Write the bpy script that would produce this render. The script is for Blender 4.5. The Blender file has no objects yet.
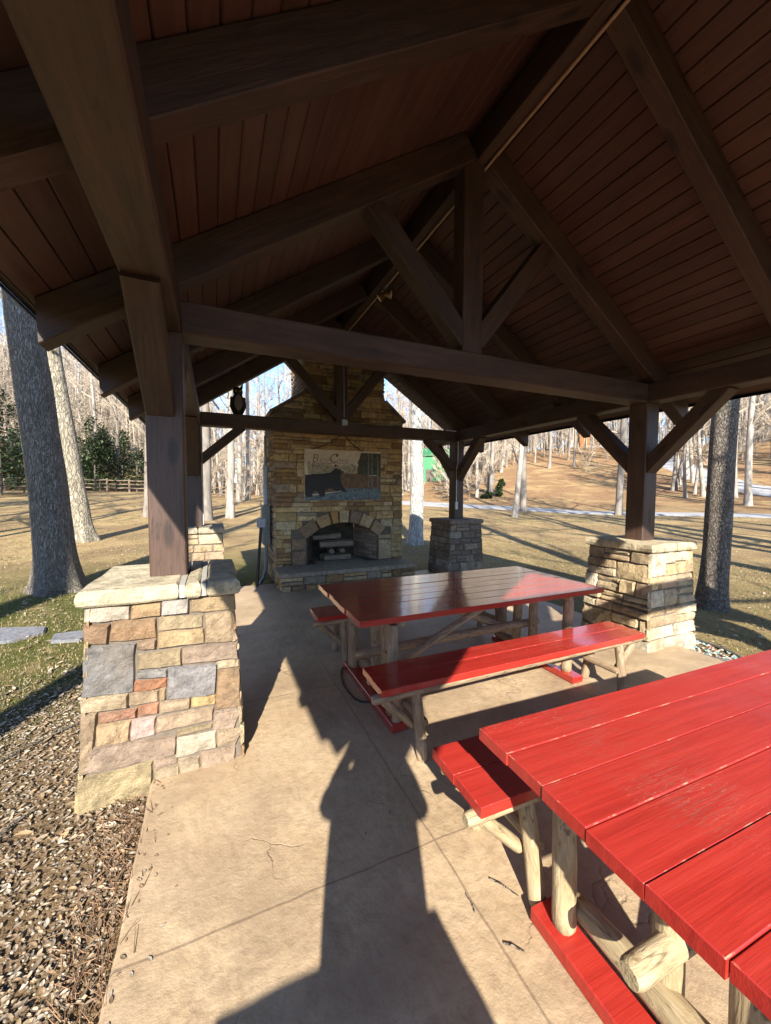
import bpy, bmesh, math, random
from mathutils import Vector, Matrix, noise
R = math.radians
rnd = random.Random(7)
scene = bpy.context.scene
col = scene.collection
V = Vector

# ------------------------------------------------------------------ helpers
def tag(o, label=None, cat=None, group=None, kind=None):
    if label: o['label'] = label
    if cat: o['category'] = cat
    if group: o['group'] = group
    if kind: o['kind'] = kind
    return o

def empty(name, loc, label, cat, group=None, rz=0.0):
    o = bpy.data.objects.new(name, None)
    o.empty_display_size = 0.2
    col.objects.link(o)
    o.location = loc
    o.rotation_euler = (0, 0, rz)
    return tag(o, label, cat, group)

def world_of(o):
    m = Matrix.Translation(o.location) @ o.rotation_euler.to_matrix().to_4x4()
    if o.rotation_mode == 'QUATERNION':
        m = Matrix.Translation(o.location) @ o.rotation_quaternion.to_matrix().to_4x4()
    if o.parent: m = world_of(o.parent) @ m
    return m

def place(o, M, parent=None):
    """set the object's world matrix M (rigid), under parent"""
    if parent is not None:
        o.parent = parent
        M = world_of(parent).inverted() @ M
    o.rotation_mode = 'QUATERNION'
    o.location = M.to_translation()
    o.rotation_quaternion = M.to_quaternion()
    return o

class MB:
    """collects verts / faces / per-vertex colours / material indices into one mesh"""
    def __init__(s):
        s.v = []; s.f = []; s.c = []; s.m = []; s.sm = []
        s.usec = False
    def add(s, vs, fs, colr=None, mi=0, smooth=False):
        b = len(s.v)
        s.v.extend([tuple(p) for p in vs])
        if colr is not None: s.usec = True
        cc = colr if colr is not None else (1, 1, 1)
        s.c.extend([cc] * len(vs))
        for f in fs:
            s.f.append([i + b for i in f]); s.m.append(mi); s.sm.append(smooth)
    def box(s, a, b, colr=None, mi=0, ch=0.0):
        x0, y0, z0 = a; x1, y1, z1 = b
        if ch <= 0:
            vs = [(x0,y0,z0),(x1,y0,z0),(x1,y1,z0),(x0,y1,z0),(x0,y0,z1),(x1,y0,z1),(x1,y1,z1),(x0,y1,z1)]
            fs = [(0,3,2,1),(4,5,6,7),(0,1,5,4),(1,2,6,5),(2,3,7,6),(3,0,4,7)]
            s.add(vs, fs, colr, mi)
        else:
            bm = bmesh.new()
            bmesh.ops.create_cube(bm, size=1)
            for v in bm.verts:
                v.co = V(((x0+x1)/2 + v.co.x*(x1-x0), (y0+y1)/2 + v.co.y*(y1-y0), (z0+z1)/2 + v.co.z*(z1-z0)))
            bmesh.ops.bevel(bm, geom=list(bm.edges), offset=ch, segments=1, affect='EDGES', profile=0.5)
            s.bm(bm, colr, mi)
    def bm(s, bm, colr=None, mi=0, smooth=False):
        bm.verts.index_update()
        s.add([v.co.copy() for v in bm.verts], [[v.index for v in f.verts] for f in bm.faces], colr, mi, smooth)
        bm.free()
    def tube(s, pts, rads, n=8, colr=None, mi=0, cap=True, smooth=True, jit=0.0, seed=0, jfreq=3.0):
        pts = [V(p) for p in pts]
        vs = []; fs = []
        t0 = (pts[1] - pts[0]).normalized()
        up = V((0,0,1)) if abs(t0.z) < 0.9 else V((1,0,0))
        a = t0.cross(up).normalized(); b = t0.cross(a)
        for i, p in enumerate(pts):
            t = (pts[min(i+1, len(pts)-1)] - pts[max(i-1, 0)]).normalized()
            a = (a - t * a.dot(t)).normalized(); b = t.cross(a)
            for k in range(n):
                an = 2*math.pi*k/n
                d = a*math.cos(an) + b*math.sin(an)
                r = rads[i]
                if jit: r *= 1 + jit*noise.noise((p + d*r)*jfreq + V((seed, seed*1.7, 0)))
                vs.append(p + d*r)
        for i in range(len(pts)-1):
            for k in range(n):
                k2 = (k+1) % n
                fs.append((i*n+k, i*n+k2, (i+1)*n+k2, (i+1)*n+k))
        s.add(vs, fs, colr, mi, smooth)
        if cap:
            L = len(pts)-1
            s.add(vs[:n], [list(range(n))[::-1]], colr, mi)
            s.add(vs[L*n:], [list(range(n))], colr, mi)
    def lathe(s, prof, centre=(0,0,0), n=16, colr=None, mi=0, axis='z', smooth=True):
        cx, cy, cz = centre
        vs = []; fs = []
        for (r, h) in prof:
            for k in range(n):
                a = 2*math.pi*k/n
                if axis == 'z': vs.append((cx+r*math.cos(a), cy+r*math.sin(a), cz+h))
                elif axis == 'y': vs.append((cx+r*math.cos(a), cy+h, cz+r*math.sin(a)))
                else: vs.append((cx+h, cy+r*math.cos(a), cz+r*math.sin(a)))
        for i in range(len(prof)-1):
            for k in range(n):
                k2 = (k+1) % n
                fs.append((i*n+k, i*n+k2, (i+1)*n+k2, (i+1)*n+k))
        s.add(vs, fs, colr, mi, smooth)
    def mesh(s, name, mats):
        me = bpy.data.meshes.new(name)
        me.from_pydata(s.v, [], s.f)
        for m in (mats if isinstance(mats, (list, tuple)) else [mats]): me.materials.append(m)
        me.polygons.foreach_set('material_index', s.m)
        me.polygons.foreach_set('use_smooth', s.sm)
        if s.usec:
            ca = me.color_attributes.new('Col', 'FLOAT_COLOR', 'POINT')
            flat = []
            for c in s.c: flat.extend((c[0], c[1], c[2], 1.0))
            ca.data.foreach_set('color', flat)
        me.update()
        return me
    def build(s, name, mats, parent=None, local=False):
        """verts are in world coordinates (or in the parent's, when local)"""
        me = s.mesh(name, mats)
        o = bpy.data.objects.new(name, me)
        col.objects.link(o)
        if parent is not None:
            if local: o.parent = parent
            else: place(o, Matrix.Identity(4), parent)
        return o

def beam(name, p0, p1, w, h, mat, parent, up=(0,0,1), ch=0.006, ext=0.0, cut=None):
    """squared timber from p0 to p1 (centre line); w is horizontal width, h depth; local X is the grain"""
    p0 = V(p0); p1 = V(p1)
    d = (p1-p0); L = d.length; x = d.normalized()
    up = V(up)
    y = up.cross(x).normalized(); z = x.cross(y)
    M = Matrix((( x.x, y.x, z.x, p0.x), (x.y, y.y, z.y, p0.y), (x.z, y.z, z.z, p0.z), (0,0,0,1)))
    mb = MB()
    a = w/2; b = h/2; c = ch
    prof = [(-a+c,-b),(a-c,-b),(a,-b+c),(a,b-c),(a-c,b),(-a+c,b),(-a,b-c),(-a,-b+c)]
    n = max(2, int(L/0.25))
    vs = []; fs = []
    sd = rnd.random()*50
    for i in range(n+1):
        t = L*i/n
        for (py, pz) in prof:
            k = 0.0016
            dy = k*noise.noise(V((t*2, py*9, sd))); dz = k*noise.noise(V((t*2+7, pz*9, sd)))
            tt = t
            if cut and i == n: tt = t + cut*pz      # slanted far end
            vs.append((tt, py+dy, pz+dz))
    N = 8
    for i in range(n):
        for k in range(N):
            fs.append((i*N+k, i*N+(k+1)%N, (i+1)*N+(k+1)%N, (i+1)*N+k))
    fs.append(tuple(range(N))[::-1]); fs.append(tuple(n*N+k for k in range(N)))
    mb.add(vs, fs)
    me = mb.mesh(name, mat)
    o = bpy.data.objects.new(name, me); col.objects.link(o)
    place(o, M, parent)
    return o

def copy_tree(o, parent=None):
    c = o.copy(); col.objects.link(c)
    if parent is not None: c.parent = parent
    for ch in list(o.children):
        copy_tree(ch, c)
    return c

# ------------------------------------------------------------------ materials
def newmat(name):
    m = bpy.data.materials.new(name); m.use_nodes = True
    nt = m.node_tree
    for n in list(nt.nodes): nt.nodes.remove(n)
    out = nt.nodes.new('ShaderNodeOutputMaterial')
    bs = nt.nodes.new('ShaderNodeBsdfPrincipled')
    nt.links.new(bs.outputs[0], out.inputs[0])
    return m, nt, bs
class NT:
    def __init__(s, nt): s.nt = nt
    def node(s, t, **kw):
        n = s.nt.nodes.new(t)
        for k, v in kw.items(): setattr(n, k, v)
        return n
    def link(s, a, b): s.nt.links.new(a, b)
    def coord(s, kind='Object', scale=(1,1,1)):
        tc = s.node('ShaderNodeTexCoord'); mp = s.node('ShaderNodeMapping')
        mp.inputs['Scale'].default_value = scale
        if kind == 'World':
            g = s.node('ShaderNodeNewGeometry'); s.link(g.outputs['Position'], mp.inputs[0])
        else: s.link(tc.outputs[kind], mp.inputs[0])
        return mp.outputs[0]
    def noise(s, vec, scale=5, detail=4, rough=0.55, dist=0.0):
        n = s.node('ShaderNodeTexNoise')
        n.inputs['Scale'].default_value = scale; n.inputs['Detail'].default_value = detail
        n.inputs['Roughness'].default_value = rough; n.inputs['Distortion'].default_value = dist
        if vec is not None: s.link(vec, n.inputs['Vector'])
        return n.outputs['Fac']
    def ramp(s, fac, stops, interp='LINEAR'):
        r = s.node('ShaderNodeValToRGB'); cr = r.color_ramp; cr.interpolation = interp
        while len(cr.elements) < len(stops): cr.elements.new(0.5)
        for e, (p, c) in zip(cr.elements, stops):
            e.position = p
            e.color = (c, c, c, 1) if isinstance(c, (int, float)) else (c[0], c[1], c[2], 1)
        s.link(fac, r.inputs[0])
        return r.outputs[0]
    def mix(s, fac, a, b, mode='MIX'):
        m = s.node('ShaderNodeMix', data_type='RGBA', blend_type=mode)
        if isinstance(fac, (int, float)): m.inputs[0].default_value = fac
        else: s.link(fac, m.inputs[0])
        for i, q in ((6, a), (7, b)):
            if isinstance(q, (tuple, list)): m.inputs[i].default_value = (q[0], q[1], q[2], 1)
            else: s.link(q, m.inputs[i])
        return m.outputs[2]
    def math(s, op, a, b=None, clamp=False):
        m = s.node('ShaderNodeMath', operation=op); m.use_clamp = clamp
        for i, q in ((0, a), (1, b)):
            if q is None: continue
            if isinstance(q, (int, float)): m.inputs[i].default_value = q
            else: s.link(q, m.inputs[i])
        return m.outputs[0]
    def bump(s, bs, h, strength=0.5, dist=0.01, prev=None):
        b = s.node('ShaderNodeBump'); b.inputs['Strength'].default_value = strength
        b.inputs['Distance'].default_value = dist
        s.link(h, b.inputs['Height'])
        if prev is not None: s.link(prev, b.inputs['Normal'])
        s.link(b.outputs[0], bs.inputs['Normal'])
        return b.outputs[0]
    def objrand(s):
        return s.node('ShaderNodeObjectInfo').outputs['Random']

def mat_stain(name, dark, mid, lite, rough=0.62):
    """stained timber, grain along local X"""
    m, nt, bs = newmat(name); n = NT(nt)
    c = n.coord('Object', (1.2, 14, 14))
    rn = n.objrand()
    off = n.node('ShaderNodeVectorMath', operation='ADD'); n.link(c, off.inputs[0])
    cmb = n.node('ShaderNodeCombineXYZ'); n.link(n.math('MULTIPLY', rn, 60.0), cmb.inputs[0]); n.link(n.math('MULTIPLY', rn, 31.0), cmb.inputs[1])
    n.link(cmb.outputs[0], off.inputs[1])
    vec = off.outputs[0]
    f1 = n.noise(vec, 1.6, 6, 0.6, 1.2)
    base = n.ramp(f1, [(0.25, dark), (0.5, mid), (0.75, lite)])
    f2 = n.noise(n.coord('Object', (1.5, 2.5, 2.5)), 1.3, 4, 0.6)
    tone = n.ramp(f2, [(0.3, 0.72), (0.7, 1.15)])
    base = n.mix(1.0, base, tone, 'MULTIPLY')
    kv = n.node('ShaderNodeTexVoronoi'); kv.inputs['Scale'].default_value = 1.0; n.link(n.coord('Object', (1.9, 5.5, 5.5)), kv.inputs['Vector'])
    kn = n.math('MULTIPLY', n.ramp(kv.outputs['Distance'], [(0.10, 1.0), (0.20, 0.0)]), 0.75)
    base = n.mix(kn, base, tuple(q*.35 for q in dark))
    ck = n.ramp(n.noise(n.coord('Object', (0.7, 9, 9)), 1.5, 3, 0.5, 0.3), [(0.485, 0.0), (0.497, 1.0), (0.509, 0.0)])
    base = n.mix(n.math('MULTIPLY', ck, 0.5), base, tuple(q*.3 for q in dark))
    v = n.ramp(rn, [(0, 0.85), (1, 1.12)])
    base = n.mix(1.0, base, v, 'MULTIPLY')
    n.link(base, bs.inputs['Base Color'])
    bs.inputs['Roughness'].default_value = rough
    fine = n.noise(n.coord('Object', (3, 60, 60)), 2.2, 5, 0.65)
    n.bump(bs, n.mix(0.5, f1, fine), 0.6, 0.008)
    return m

M_beam = mat_stain('brown_stained_timber', (0.036,0.019,0.012), (0.060,0.032,0.020), (0.090,0.050,0.032))
M_post = mat_stain('dark_stained_post', (0.050,0.028,0.019), (0.074,0.042,0.029), (0.100,0.058,0.041), 0.5)
M_deck = mat_stain('red_brown_roof_boards', (0.120,0.044,0.028), (0.165,0.060,0.038), (0.215,0.085,0.052))

def mat_simple(name, c, rough=0.6, metal=0.0, var=0.15, scale=12, bump=0.0, spec=None):
    m, nt, bs = newmat(name); n = NT(nt)
    f = n.noise(n.coord('Object'), scale, 4, 0.6)
    a = tuple(x*(1-var) for x in c); b = tuple(min(1, x*(1+var)) for x in c)
    n.link(n.ramp(f, [(0.3, a), (0.7, b)]), bs.inputs['Base Color'])
    bs.inputs['Roughness'].default_value = rough; bs.inputs['Metallic'].default_value = metal
    if spec is not None: bs.inputs['Specular IOR Level'].default_value = spec
    if bump: n.bump(bs, f, bump, 0.01)
    return m

def mat_stone(name, rough=0.85, cold=(1,1,1), stain=0.5, bscale=22):
    """split stone: vertex colour per stone, grain, blotches and lichen"""
    m, nt, bs = newmat(name); n = NT(nt)
    at = n.node('ShaderNodeAttribute', attribute_name='Col')
    w = n.coord('World')
    f = n.noise(w, 16, 7, 0.68, 0.4)
    t = n.ramp(f, [(0.28, 0.50), (0.5, 0.98), (0.72, 1.32)])
    c = n.mix(1.0, at.outputs['Color'], t, 'MULTIPLY')
    g = n.noise(w, 5.5, 6, 0.65, 1.0)
    c = n.mix(n.ramp(g, [(0.50, 0.0), (0.68, stain)]), c, (0.20, 0.145, 0.09), 'MIX')
    h = n.noise(w, 48, 5, 0.7)
    c = n.mix(n.ramp(h, [(0.56, 0.0), (0.70, 0.5)]), c, (0.21, 0.165, 0.115), 'MIX')
    c = n.mix(1.0, c, cold, 'MULTIPLY')
    n.link(c, bs.inputs['Base Color'])
    bs.inputs['Roughness'].default_value = rough
    bs.inputs['Specular IOR Level'].default_value = 0.25
    hh = n.math('ADD', n.noise(w, bscale, 8, 0.72), n.math('MULTIPLY', n.noise(w, 80, 5, 0.75), 0.5))
    n.bump(bs, hh, 0.95, 0.03)
    return m
M_stone = mat_stone('tan_split_stone')
M_mortar = mat_simple('grey_mortar', (0.24, 0.21, 0.17), 0.95, 0, 0.2, 30, 0.4)
M_mortar_dark = mat_simple('recessed_mortar', (0.13, 0.105, 0.08), 0.95, 0, 0.25, 30, 0.4)

def mat_redpaint(name, wear=0.5, glossy=0.22):
    m, nt, bs = newmat(name); n = NT(nt)
    c = n.coord('Object', (1, 1, 1))
    g = n.coord('Object', (1.0, 26, 8))
    f = n.noise(g, 2.0, 6, 0.62, 0.6)
    red = n.ramp(f, [(0.22, (0.24, 0.016, 0.011)), (0.5, (0.345, 0.025, 0.017)), (0.8, (0.41, 0.038, 0.025))])
    # worn, rubbed patches: grey-brown wood through thin paint
    p = n.noise(c, 1.7, 3, 0.5, 0.5)
    pm = n.ramp(p, [(0.54, 0.0), (0.72, 1.0)])
    gr = n.ramp(n.noise(n.coord('Object', (5, 75, 30)), 2.5, 4, 0.7), [(0.48, 0.0), (0.58, 1.0)])
    w1 = n.math('MULTIPLY', n.math('MULTIPLY', pm, gr), 0.6*wear)
    red = n.mix(w1, red, (0.17, 0.095, 0.075))
    # pale scratches
    s = n.noise(n.coord('Object', (2.2, 13, 9)), 2.4, 2, 0.5, 2.6)
    s1 = n.ramp(s, [(0.492, 0.0), (0.499, 1.0), (0.506, 0.0)])
    sm = n.ramp(n.noise(c, 2.3, 2, 0.5), [(0.53, 0.0), (0.62, 1.0)])
    red = n.mix(n.math('MULTIPLY', n.math('MULTIPLY', s1, sm), 0.55*wear), red, (0.62, 0.36, 0.28))
    n.link(red, bs.inputs['Base Color'])
    rr = n.ramp(n.noise(c, 7, 4, 0.6), [(0.3, glossy*0.8), (0.7, glossy*1.5)])
    n.link(rr, bs.inputs['Roughness'])
    bs.inputs['Specular IOR Level'].default_value = 0.5
    n.bump(bs, n.mix(0.5, f, n.noise(n.coord('Object', (4, 120, 60)), 2, 3, 0.6)), 0.30, 0.005)
    return m
M_red = mat_redpaint('red_painted_boards', 0.65, 0.34)
M_red.node_tree.nodes['Principled BSDF'].inputs['Specular IOR Level'].default_value = 0.36
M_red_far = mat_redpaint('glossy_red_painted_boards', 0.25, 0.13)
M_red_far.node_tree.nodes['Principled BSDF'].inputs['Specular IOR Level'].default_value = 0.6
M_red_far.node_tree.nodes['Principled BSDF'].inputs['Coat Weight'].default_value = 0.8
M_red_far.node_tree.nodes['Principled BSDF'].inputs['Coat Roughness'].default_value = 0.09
def mat_edge():
    m, nt, bs = newmat('worn_red_edge'); n = NT(nt)
    f = n.noise(n.coord('Object', (14, 14, 30)), 1.6, 5, 0.7)
    n.link(n.ramp(f, [(0.54, (0.34, 0.020, 0.017)), (0.66, (0.46, 0.20, 0.13))]), bs.inputs['Base Color'])
    bs.inputs['Roughness'].default_value = 0.5
    return m
M_edge = mat_edge()

def mat_log(name, a, b, c):
    m, nt, bs = newmat(name); n = NT(nt)
    w = n.coord('Object', (9, 9, 9))
    # streaks along the log: objects keep the long axis in the attribute-free local frame, so use world-stretched noise
    f = n.noise(n.coord('Object', (26, 26, 5)), 1.5, 6, 0.65, 0.8)
    base = n.ramp(f, [(0.28, a), (0.52, b), (0.74, c)])
    k = n.noise(w, 0.9, 3, 0.6)
    base = n.mix(n.ramp(k, [(0.55, 0.0), (0.72, 0.6)]), base, (0.16, 0.15, 0.07))
    kn = n.noise(n.coord('Object', (20, 20, 14)), 1.1, 2, 0.5)
    base = n.mix(n.ramp(kn, [(0.66, 0.0), (0.72, 0.8)]), base, (0.10, 0.055, 0.03))
    ck = n.ramp(n.noise(n.coord('Object', (16, 16, 1.2)), 1.4, 3, 0.5, 0.2), [(0.482, 0.0), (0.495, 1.0), (0.508, 0.0)])
    base = n.mix(n.math('MULTIPLY', ck, 0.75), base, tuple(q*.3 for q in a))
    bk = n.ramp(n.noise(n.coord('Object', (7, 7, 3)), 1.3, 6, 0.7, 0.3), [(0.60, 0.0), (0.64, 0.85)])
    base = n.mix(bk, base, (0.115, 0.075, 0.045))
    n.link(base, bs.inputs['Base Color']); bs.inputs['Roughness'].default_value = 0.7
    n.bump(bs, f, 0.6, 0.012)
    return m
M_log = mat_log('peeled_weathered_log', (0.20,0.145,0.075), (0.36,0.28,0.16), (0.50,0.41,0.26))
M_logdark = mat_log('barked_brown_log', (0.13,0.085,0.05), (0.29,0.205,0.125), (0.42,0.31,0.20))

def mat_bark(name, a, b, c, moss=0.25, sx=9, sz=1.8, mosscol=(0.10,0.10,0.045)):
    m, nt, bs = newmat(name); n = NT(nt)
    v = n.coord('Object', (sx, sx, sz))
    f = n.noise(v, 1.6, 8, 0.72, 1.0)
    vo = n.node('ShaderNodeTexVoronoi', feature='DISTANCE_TO_EDGE'); vo.inputs['Scale'].default_value = 2.2
    dv = n.node('ShaderNodeVectorMath', operation='ADD'); n.link(v, dv.inputs[0])
    nz = n.node('ShaderNodeTexNoise'); nz.inputs['Scale'].default_value = 2.0; n.link(v, nz.inputs['Vector'])
    n.link(nz.outputs['Color'], dv.inputs[1]); n.link(dv.outputs[0], vo.inputs['Vector'])
    cr = n.ramp(vo.outputs['Distance'], [(0.0, 0.0), (0.16, 1.0)])
    base = n.ramp(f, [(0.28, a), (0.5, b), (0.72, c)])
    base = n.mix(n.math('MULTIPLY', n.math('SUBTRACT', 1.0, cr), 0.55), base, tuple(x*0.35 for x in a))
    big = n.noise(n.coord('Object', (1.6, 1.6, 0.9)), 1.4, 4, 0.6, 0.5)
    base = n.mix(n.ramp(big, [(0.55, 0.0), (0.72, moss)]), base, mosscol)
    n.link(base, bs.inputs['Base Color']); bs.inputs['Roughness'].default_value = 0.9
    bs.inputs['Specular IOR Level'].default_value = 0.15
    h = n.math('ADD', n.math('MULTIPLY', cr, 0.6), f)
    n.bump(bs, h, 0.9, 0.04)
    return m
M_bark_grey = mat_bark('grey_furrowed_bark', (0.15,0.128,0.10), (0.27,0.235,0.19), (0.42,0.375,0.31), 0.6, 20, 3.6)
M_bark_tan = mat_bark('tan_mottled_bark', (0.20,0.175,0.13), (0.34,0.30,0.22), (0.50,0.45,0.35), 0.6, 5, 1.6)
M_bark_pale = mat_bark('pale_smooth_bark', (0.38,0.36,0.32), (0.52,0.50,0.45), (0.64,0.62,0.57), 0.2, 5, 1.5, (0.30,0.27,0.2))
M_bark_dark = mat_bark('dark_rough_bark', (0.15,0.122,0.095), (0.27,0.228,0.182), (0.43,0.375,0.305), 0.5, 13, 7)
def mat_wood_far():
    m, nt, bs = newmat('bare_tree_bark'); n = NT(nt)
    f = n.noise(n.coord('Object', (3, 3, 0.7)), 1.2, 5, 0.65)
    r = n.objrand()
    a = n.ramp(f, [(0.3, (0.20,0.175,0.145)), (0.7, (0.46,0.42,0.36))])
    b = n.ramp(f, [(0.3, (0.13,0.115,0.10)), (0.7, (0.30,0.265,0.22))])
    n.link(n.mix(n.ramp(r, [(0.35, 0.0), (0.65, 1.0)]), a, b), bs.inputs['Base Color'])
    bs.inputs['Roughness'].default_value = 0.9; bs.inputs['Specular IOR Level'].default_value = 0.1
    return m
M_wood_far = mat_wood_far()
M_twig = mat_simple('bare_twigs', (0.40, 0.33, 0.245), 0.9, 0, 0.35, 0.6)

# stamped concrete of the patio
def mat_slab():
    m, nt, bs = newmat('stamped_tan_concrete'); n = NT(nt)
    w = n.coord('World')
    f = n.noise(w, 2.4, 8, 0.66, 0.15)
    c = n.ramp(f, [(0.25, (0.32,0.225,0.132)), (0.48, (0.415,0.305,0.188)), (0.75, (0.50,0.385,0.25))])
    f2 = n.noise(w, 26, 6, 0.75, 0.0)
    c = n.mix(1.0, c, n.ramp(f2, [(0.25, 0.70), (0.5, 1.0), (0.8, 1.12)]), 'MULTIPLY')
    f3 = n.noise(w, 0.9, 5, 0.65, 0.3)
    c = n.mix(n.ramp(f3, [(0.46, 0.0), (0.60, 0.7)]), c, (0.27,0.195,0.125))
    sp = n.noise(w, 11, 6, 0.75, 0.1)
    c = n.mix(n.ramp(sp, [(0.57, 0.0), (0.72, 0.5)]), c, (0.22,0.145,0.09))
    c = n.mix(n.ramp(n.noise(w, 4.2, 6, 0.7, 0.2), [(0.56, 0.0), (0.72, 0.35)]), c, (0.47,0.36,0.25))
    # soft wandering creases of the stamp
    dv = n.node('ShaderNodeVectorMath', operation='ADD'); n.link(w, dv.inputs[0])
    nz = n.node('ShaderNodeTexNoise'); nz.inputs['Scale'].default_value = 2.6; nz.inputs['Detail'].default_value = 5
    n.link(w, nz.inputs['Vector'])
    sc = n.node('ShaderNodeVectorMath', operation='SCALE'); sc.inputs['Scale'].default_value = 0.9
    n.link(nz.outputs['Color'], sc.inputs[0]); n.link(sc.outputs[0], dv.inputs[1])
    vo = n.node('ShaderNodeTexVoronoi', feature='DISTANCE_TO_EDGE'); vo.inputs['Scale'].default_value = 1.25
    n.link(dv.outputs[0], vo.inputs['Vector'])
    cr = n.ramp(vo.outputs['Distance'], [(0.0, 0.0), (0.012, 1.0)])
    brk = n.ramp(n.noise(w, 1.7, 3, 0.5), [(0.52, 0.0), (0.60, 1.0)])
    crease = n.math('MULTIPLY', n.math('SUBTRACT', 1.0, cr), brk)
    c = n.mix(n.math('MULTIPLY', crease, 0.35), c, (0.10,0.065,0.045))
    # saw-cut control joints
    sep = n.node('ShaderNodeSeparateXYZ'); n.link(w, sep.inputs[0])
    wob = n.math('MULTIPLY', n.math('SUBTRACT', n.noise(w, 5, 2), 0.5), 0.02)
    def joint(o, at):
        d = n.math('ABSOLUTE', n.math('ADD', n.math('SUBTRACT', o, at), wob))
        return n.math('LESS_THAN', d, 0.0045)
    j = joint(sep.outputs[0], 0.87)
    for q in (joint(sep.outputs[0], 2.6), joint(sep.outputs[1], 1.42), joint(sep.outputs[1], 2.95), joint(sep.outputs[1], 4.4), joint(sep.outputs[1], -0.1)):
        j = n.math('MAXIMUM', j, q)
    c = n.mix(n.math('MULTIPLY', j, 0.45), c, (0.07,0.048,0.035))
    n.link(c, bs.inputs['Base Color'])
    n.link(n.ramp(f2, [(0.3, 0.38), (0.7, 0.6)]), bs.inputs['Roughness'])
    bs.inputs['Specular IOR Level'].default_value = 0.4
    h = n.math('ADD', n.math('MULTIPLY', n.noise(w, 3.2, 9, 0.66, 0.1), 1.5), n.math('MULTIPLY', f2, 0.22))
    h = n.math('SUBTRACT', h, n.math('MULTIPLY', crease, 0.25))
    h = n.math('SUBTRACT', h, n.math('MULTIPLY', j, 0.2))
    n.bump(bs, h, 0.5, 0.024)
    return m
M_slab = mat_slab()
# ------------------------------------------------------------------ measured layout (metres)
XL, XR, XM = -0.2565, 4.2048, 1.98
Y0, Y1, Y2 = -0.79, 2.726, 6.22
PW = 0.0988                    # half post
ZC, ZT, TH = 1.043, 2.478, 0.188   # pier cap top, underside of ties, tie depth
SL = 0.667                     # roof slope 8:12
def zb(x):                     # underside of the rafters
    xx = x if x <= XM else 2*XM - x
    return 2.755 + SL*(xx + 0.158)

def shade_(c): return tuple(min(.55, x*1.15) for x in c)
def p1col(c, rq):
    k = rq.uniform(.84, 1.04); m = sum(c)/3
    return (k*(c[0]*.96+.04*m), k*(c[1]*.925+.03*m), k*(c[2]*.95+.05*m))
def lerp(a, b, t): return a + (b-a)*t

def stone_quad(mb, q, N, depth, colr, rough=0.010, seed=0.0, res=0.06, round_=0.012, mi=0):
    """one split stone: q = 4 corners (c00,c10,c11,c01) of its face, N outward normal, depth back to the core"""
    c00, c10, c11, c01 = [V(p) for p in q]
    N = V(N)
    L = max((c10-c00).length, (c11-c01).length); H = max((c01-c00).length, (c11-c10).length)
    nu = max(2, min(10, int(L/res))); nv = max(2, min(8, int(H/res)))
    us = [0.0, min(0.25, round_/max(L,1e-4))] + [(i+1)/(nu) for i in range(nu-1)] + [1-min(0.25, round_/max(L,1e-4)), 1.0]
    vs_ = [0.0, min(0.25, round_/max(H,1e-4))] + [(i+1)/(nv) for i in range(nv-1)] + [1-min(0.25, round_/max(H,1e-4)), 1.0]
    us = sorted(us); vs_ = sorted(vs_)
    pts = []; fs = []
    lift = rough*(0.2 + 1.1*noise.noise(V((seed*3.1, seed*1.3, 4.4))))
    tilt = rough*0.8*noise.noise(V((seed*5.7, 1, 1))); tilt2 = rough*0.8*noise.noise(V((2, seed*4.3, 1)))
    wob = min(0.010, 0.10*min(L, H))
    for j, v in enumerate(vs_):
        for i, u in enumerate(us):
            p = c00.lerp(c10, u).lerp(c01.lerp(c11, u), v)
            edge = (i in (0, len(us)-1)) or (j in (0, len(vs_)-1))
            near = (i in (1, len(us)-2)) or (j in (1, len(vs_)-2))
            e = V((noise.noise(p*9 + V((seed,0,0))), noise.noise(p*9 + V((0,seed,7))), noise.noise(p*9 + V((3,0,seed)))))
            e = e - N*e.dot(N)
            if edge: q2 = p + e*wob - N*depth
            else:
                b = lift + tilt*(u-.5)*2 + tilt2*(v-.5)*2
                b += rough*0.9*noise.noise(p*14 + V((seed*2, 5, 1))) + rough*0.5*noise.noise(p*38 + V((seed, 1, 9)))
                if near: b -= round_*0.35
                q2 = p + e*wob*(1.0 if near else 0.4) + N*b
            pts.append(q2)
    W = len(us)
    for j in range(len(vs_)-1):
        for i in range(W-1):
            fs.append((j*W+i, j*W+i+1, (j+1)*W+i+1, (j+1)*W+i))
    mb.add(pts, fs, colr, mi)

_T = [(.44,.345,.205),(.40,.29,.155),(.47,.41,.29),(.32,.225,.13),(.38,.27,.17),(.42,.31,.15),(.345,.25,.165),(.40,.33,.20),(.30,.24,.17),(.36,.225,.12)]
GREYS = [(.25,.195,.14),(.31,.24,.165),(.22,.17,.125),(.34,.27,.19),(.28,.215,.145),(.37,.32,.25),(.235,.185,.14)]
TANS = [shade_(c) for c in _T]
GOLD = [(.58,.41,.19),(.60,.44,.22),(.53,.36,.165),(.62,.48,.27),(.58,.41,.19),(.55,.41,.23),(.62,.50,.30),(.42,.28,.12),(.53,.39,.21),(.34,.21,.10),(.38,.31,.22),(.30,.19,.10)]
def shade(c, k): return (c[0]*k, c[1]*k, c[2]*k)

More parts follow.
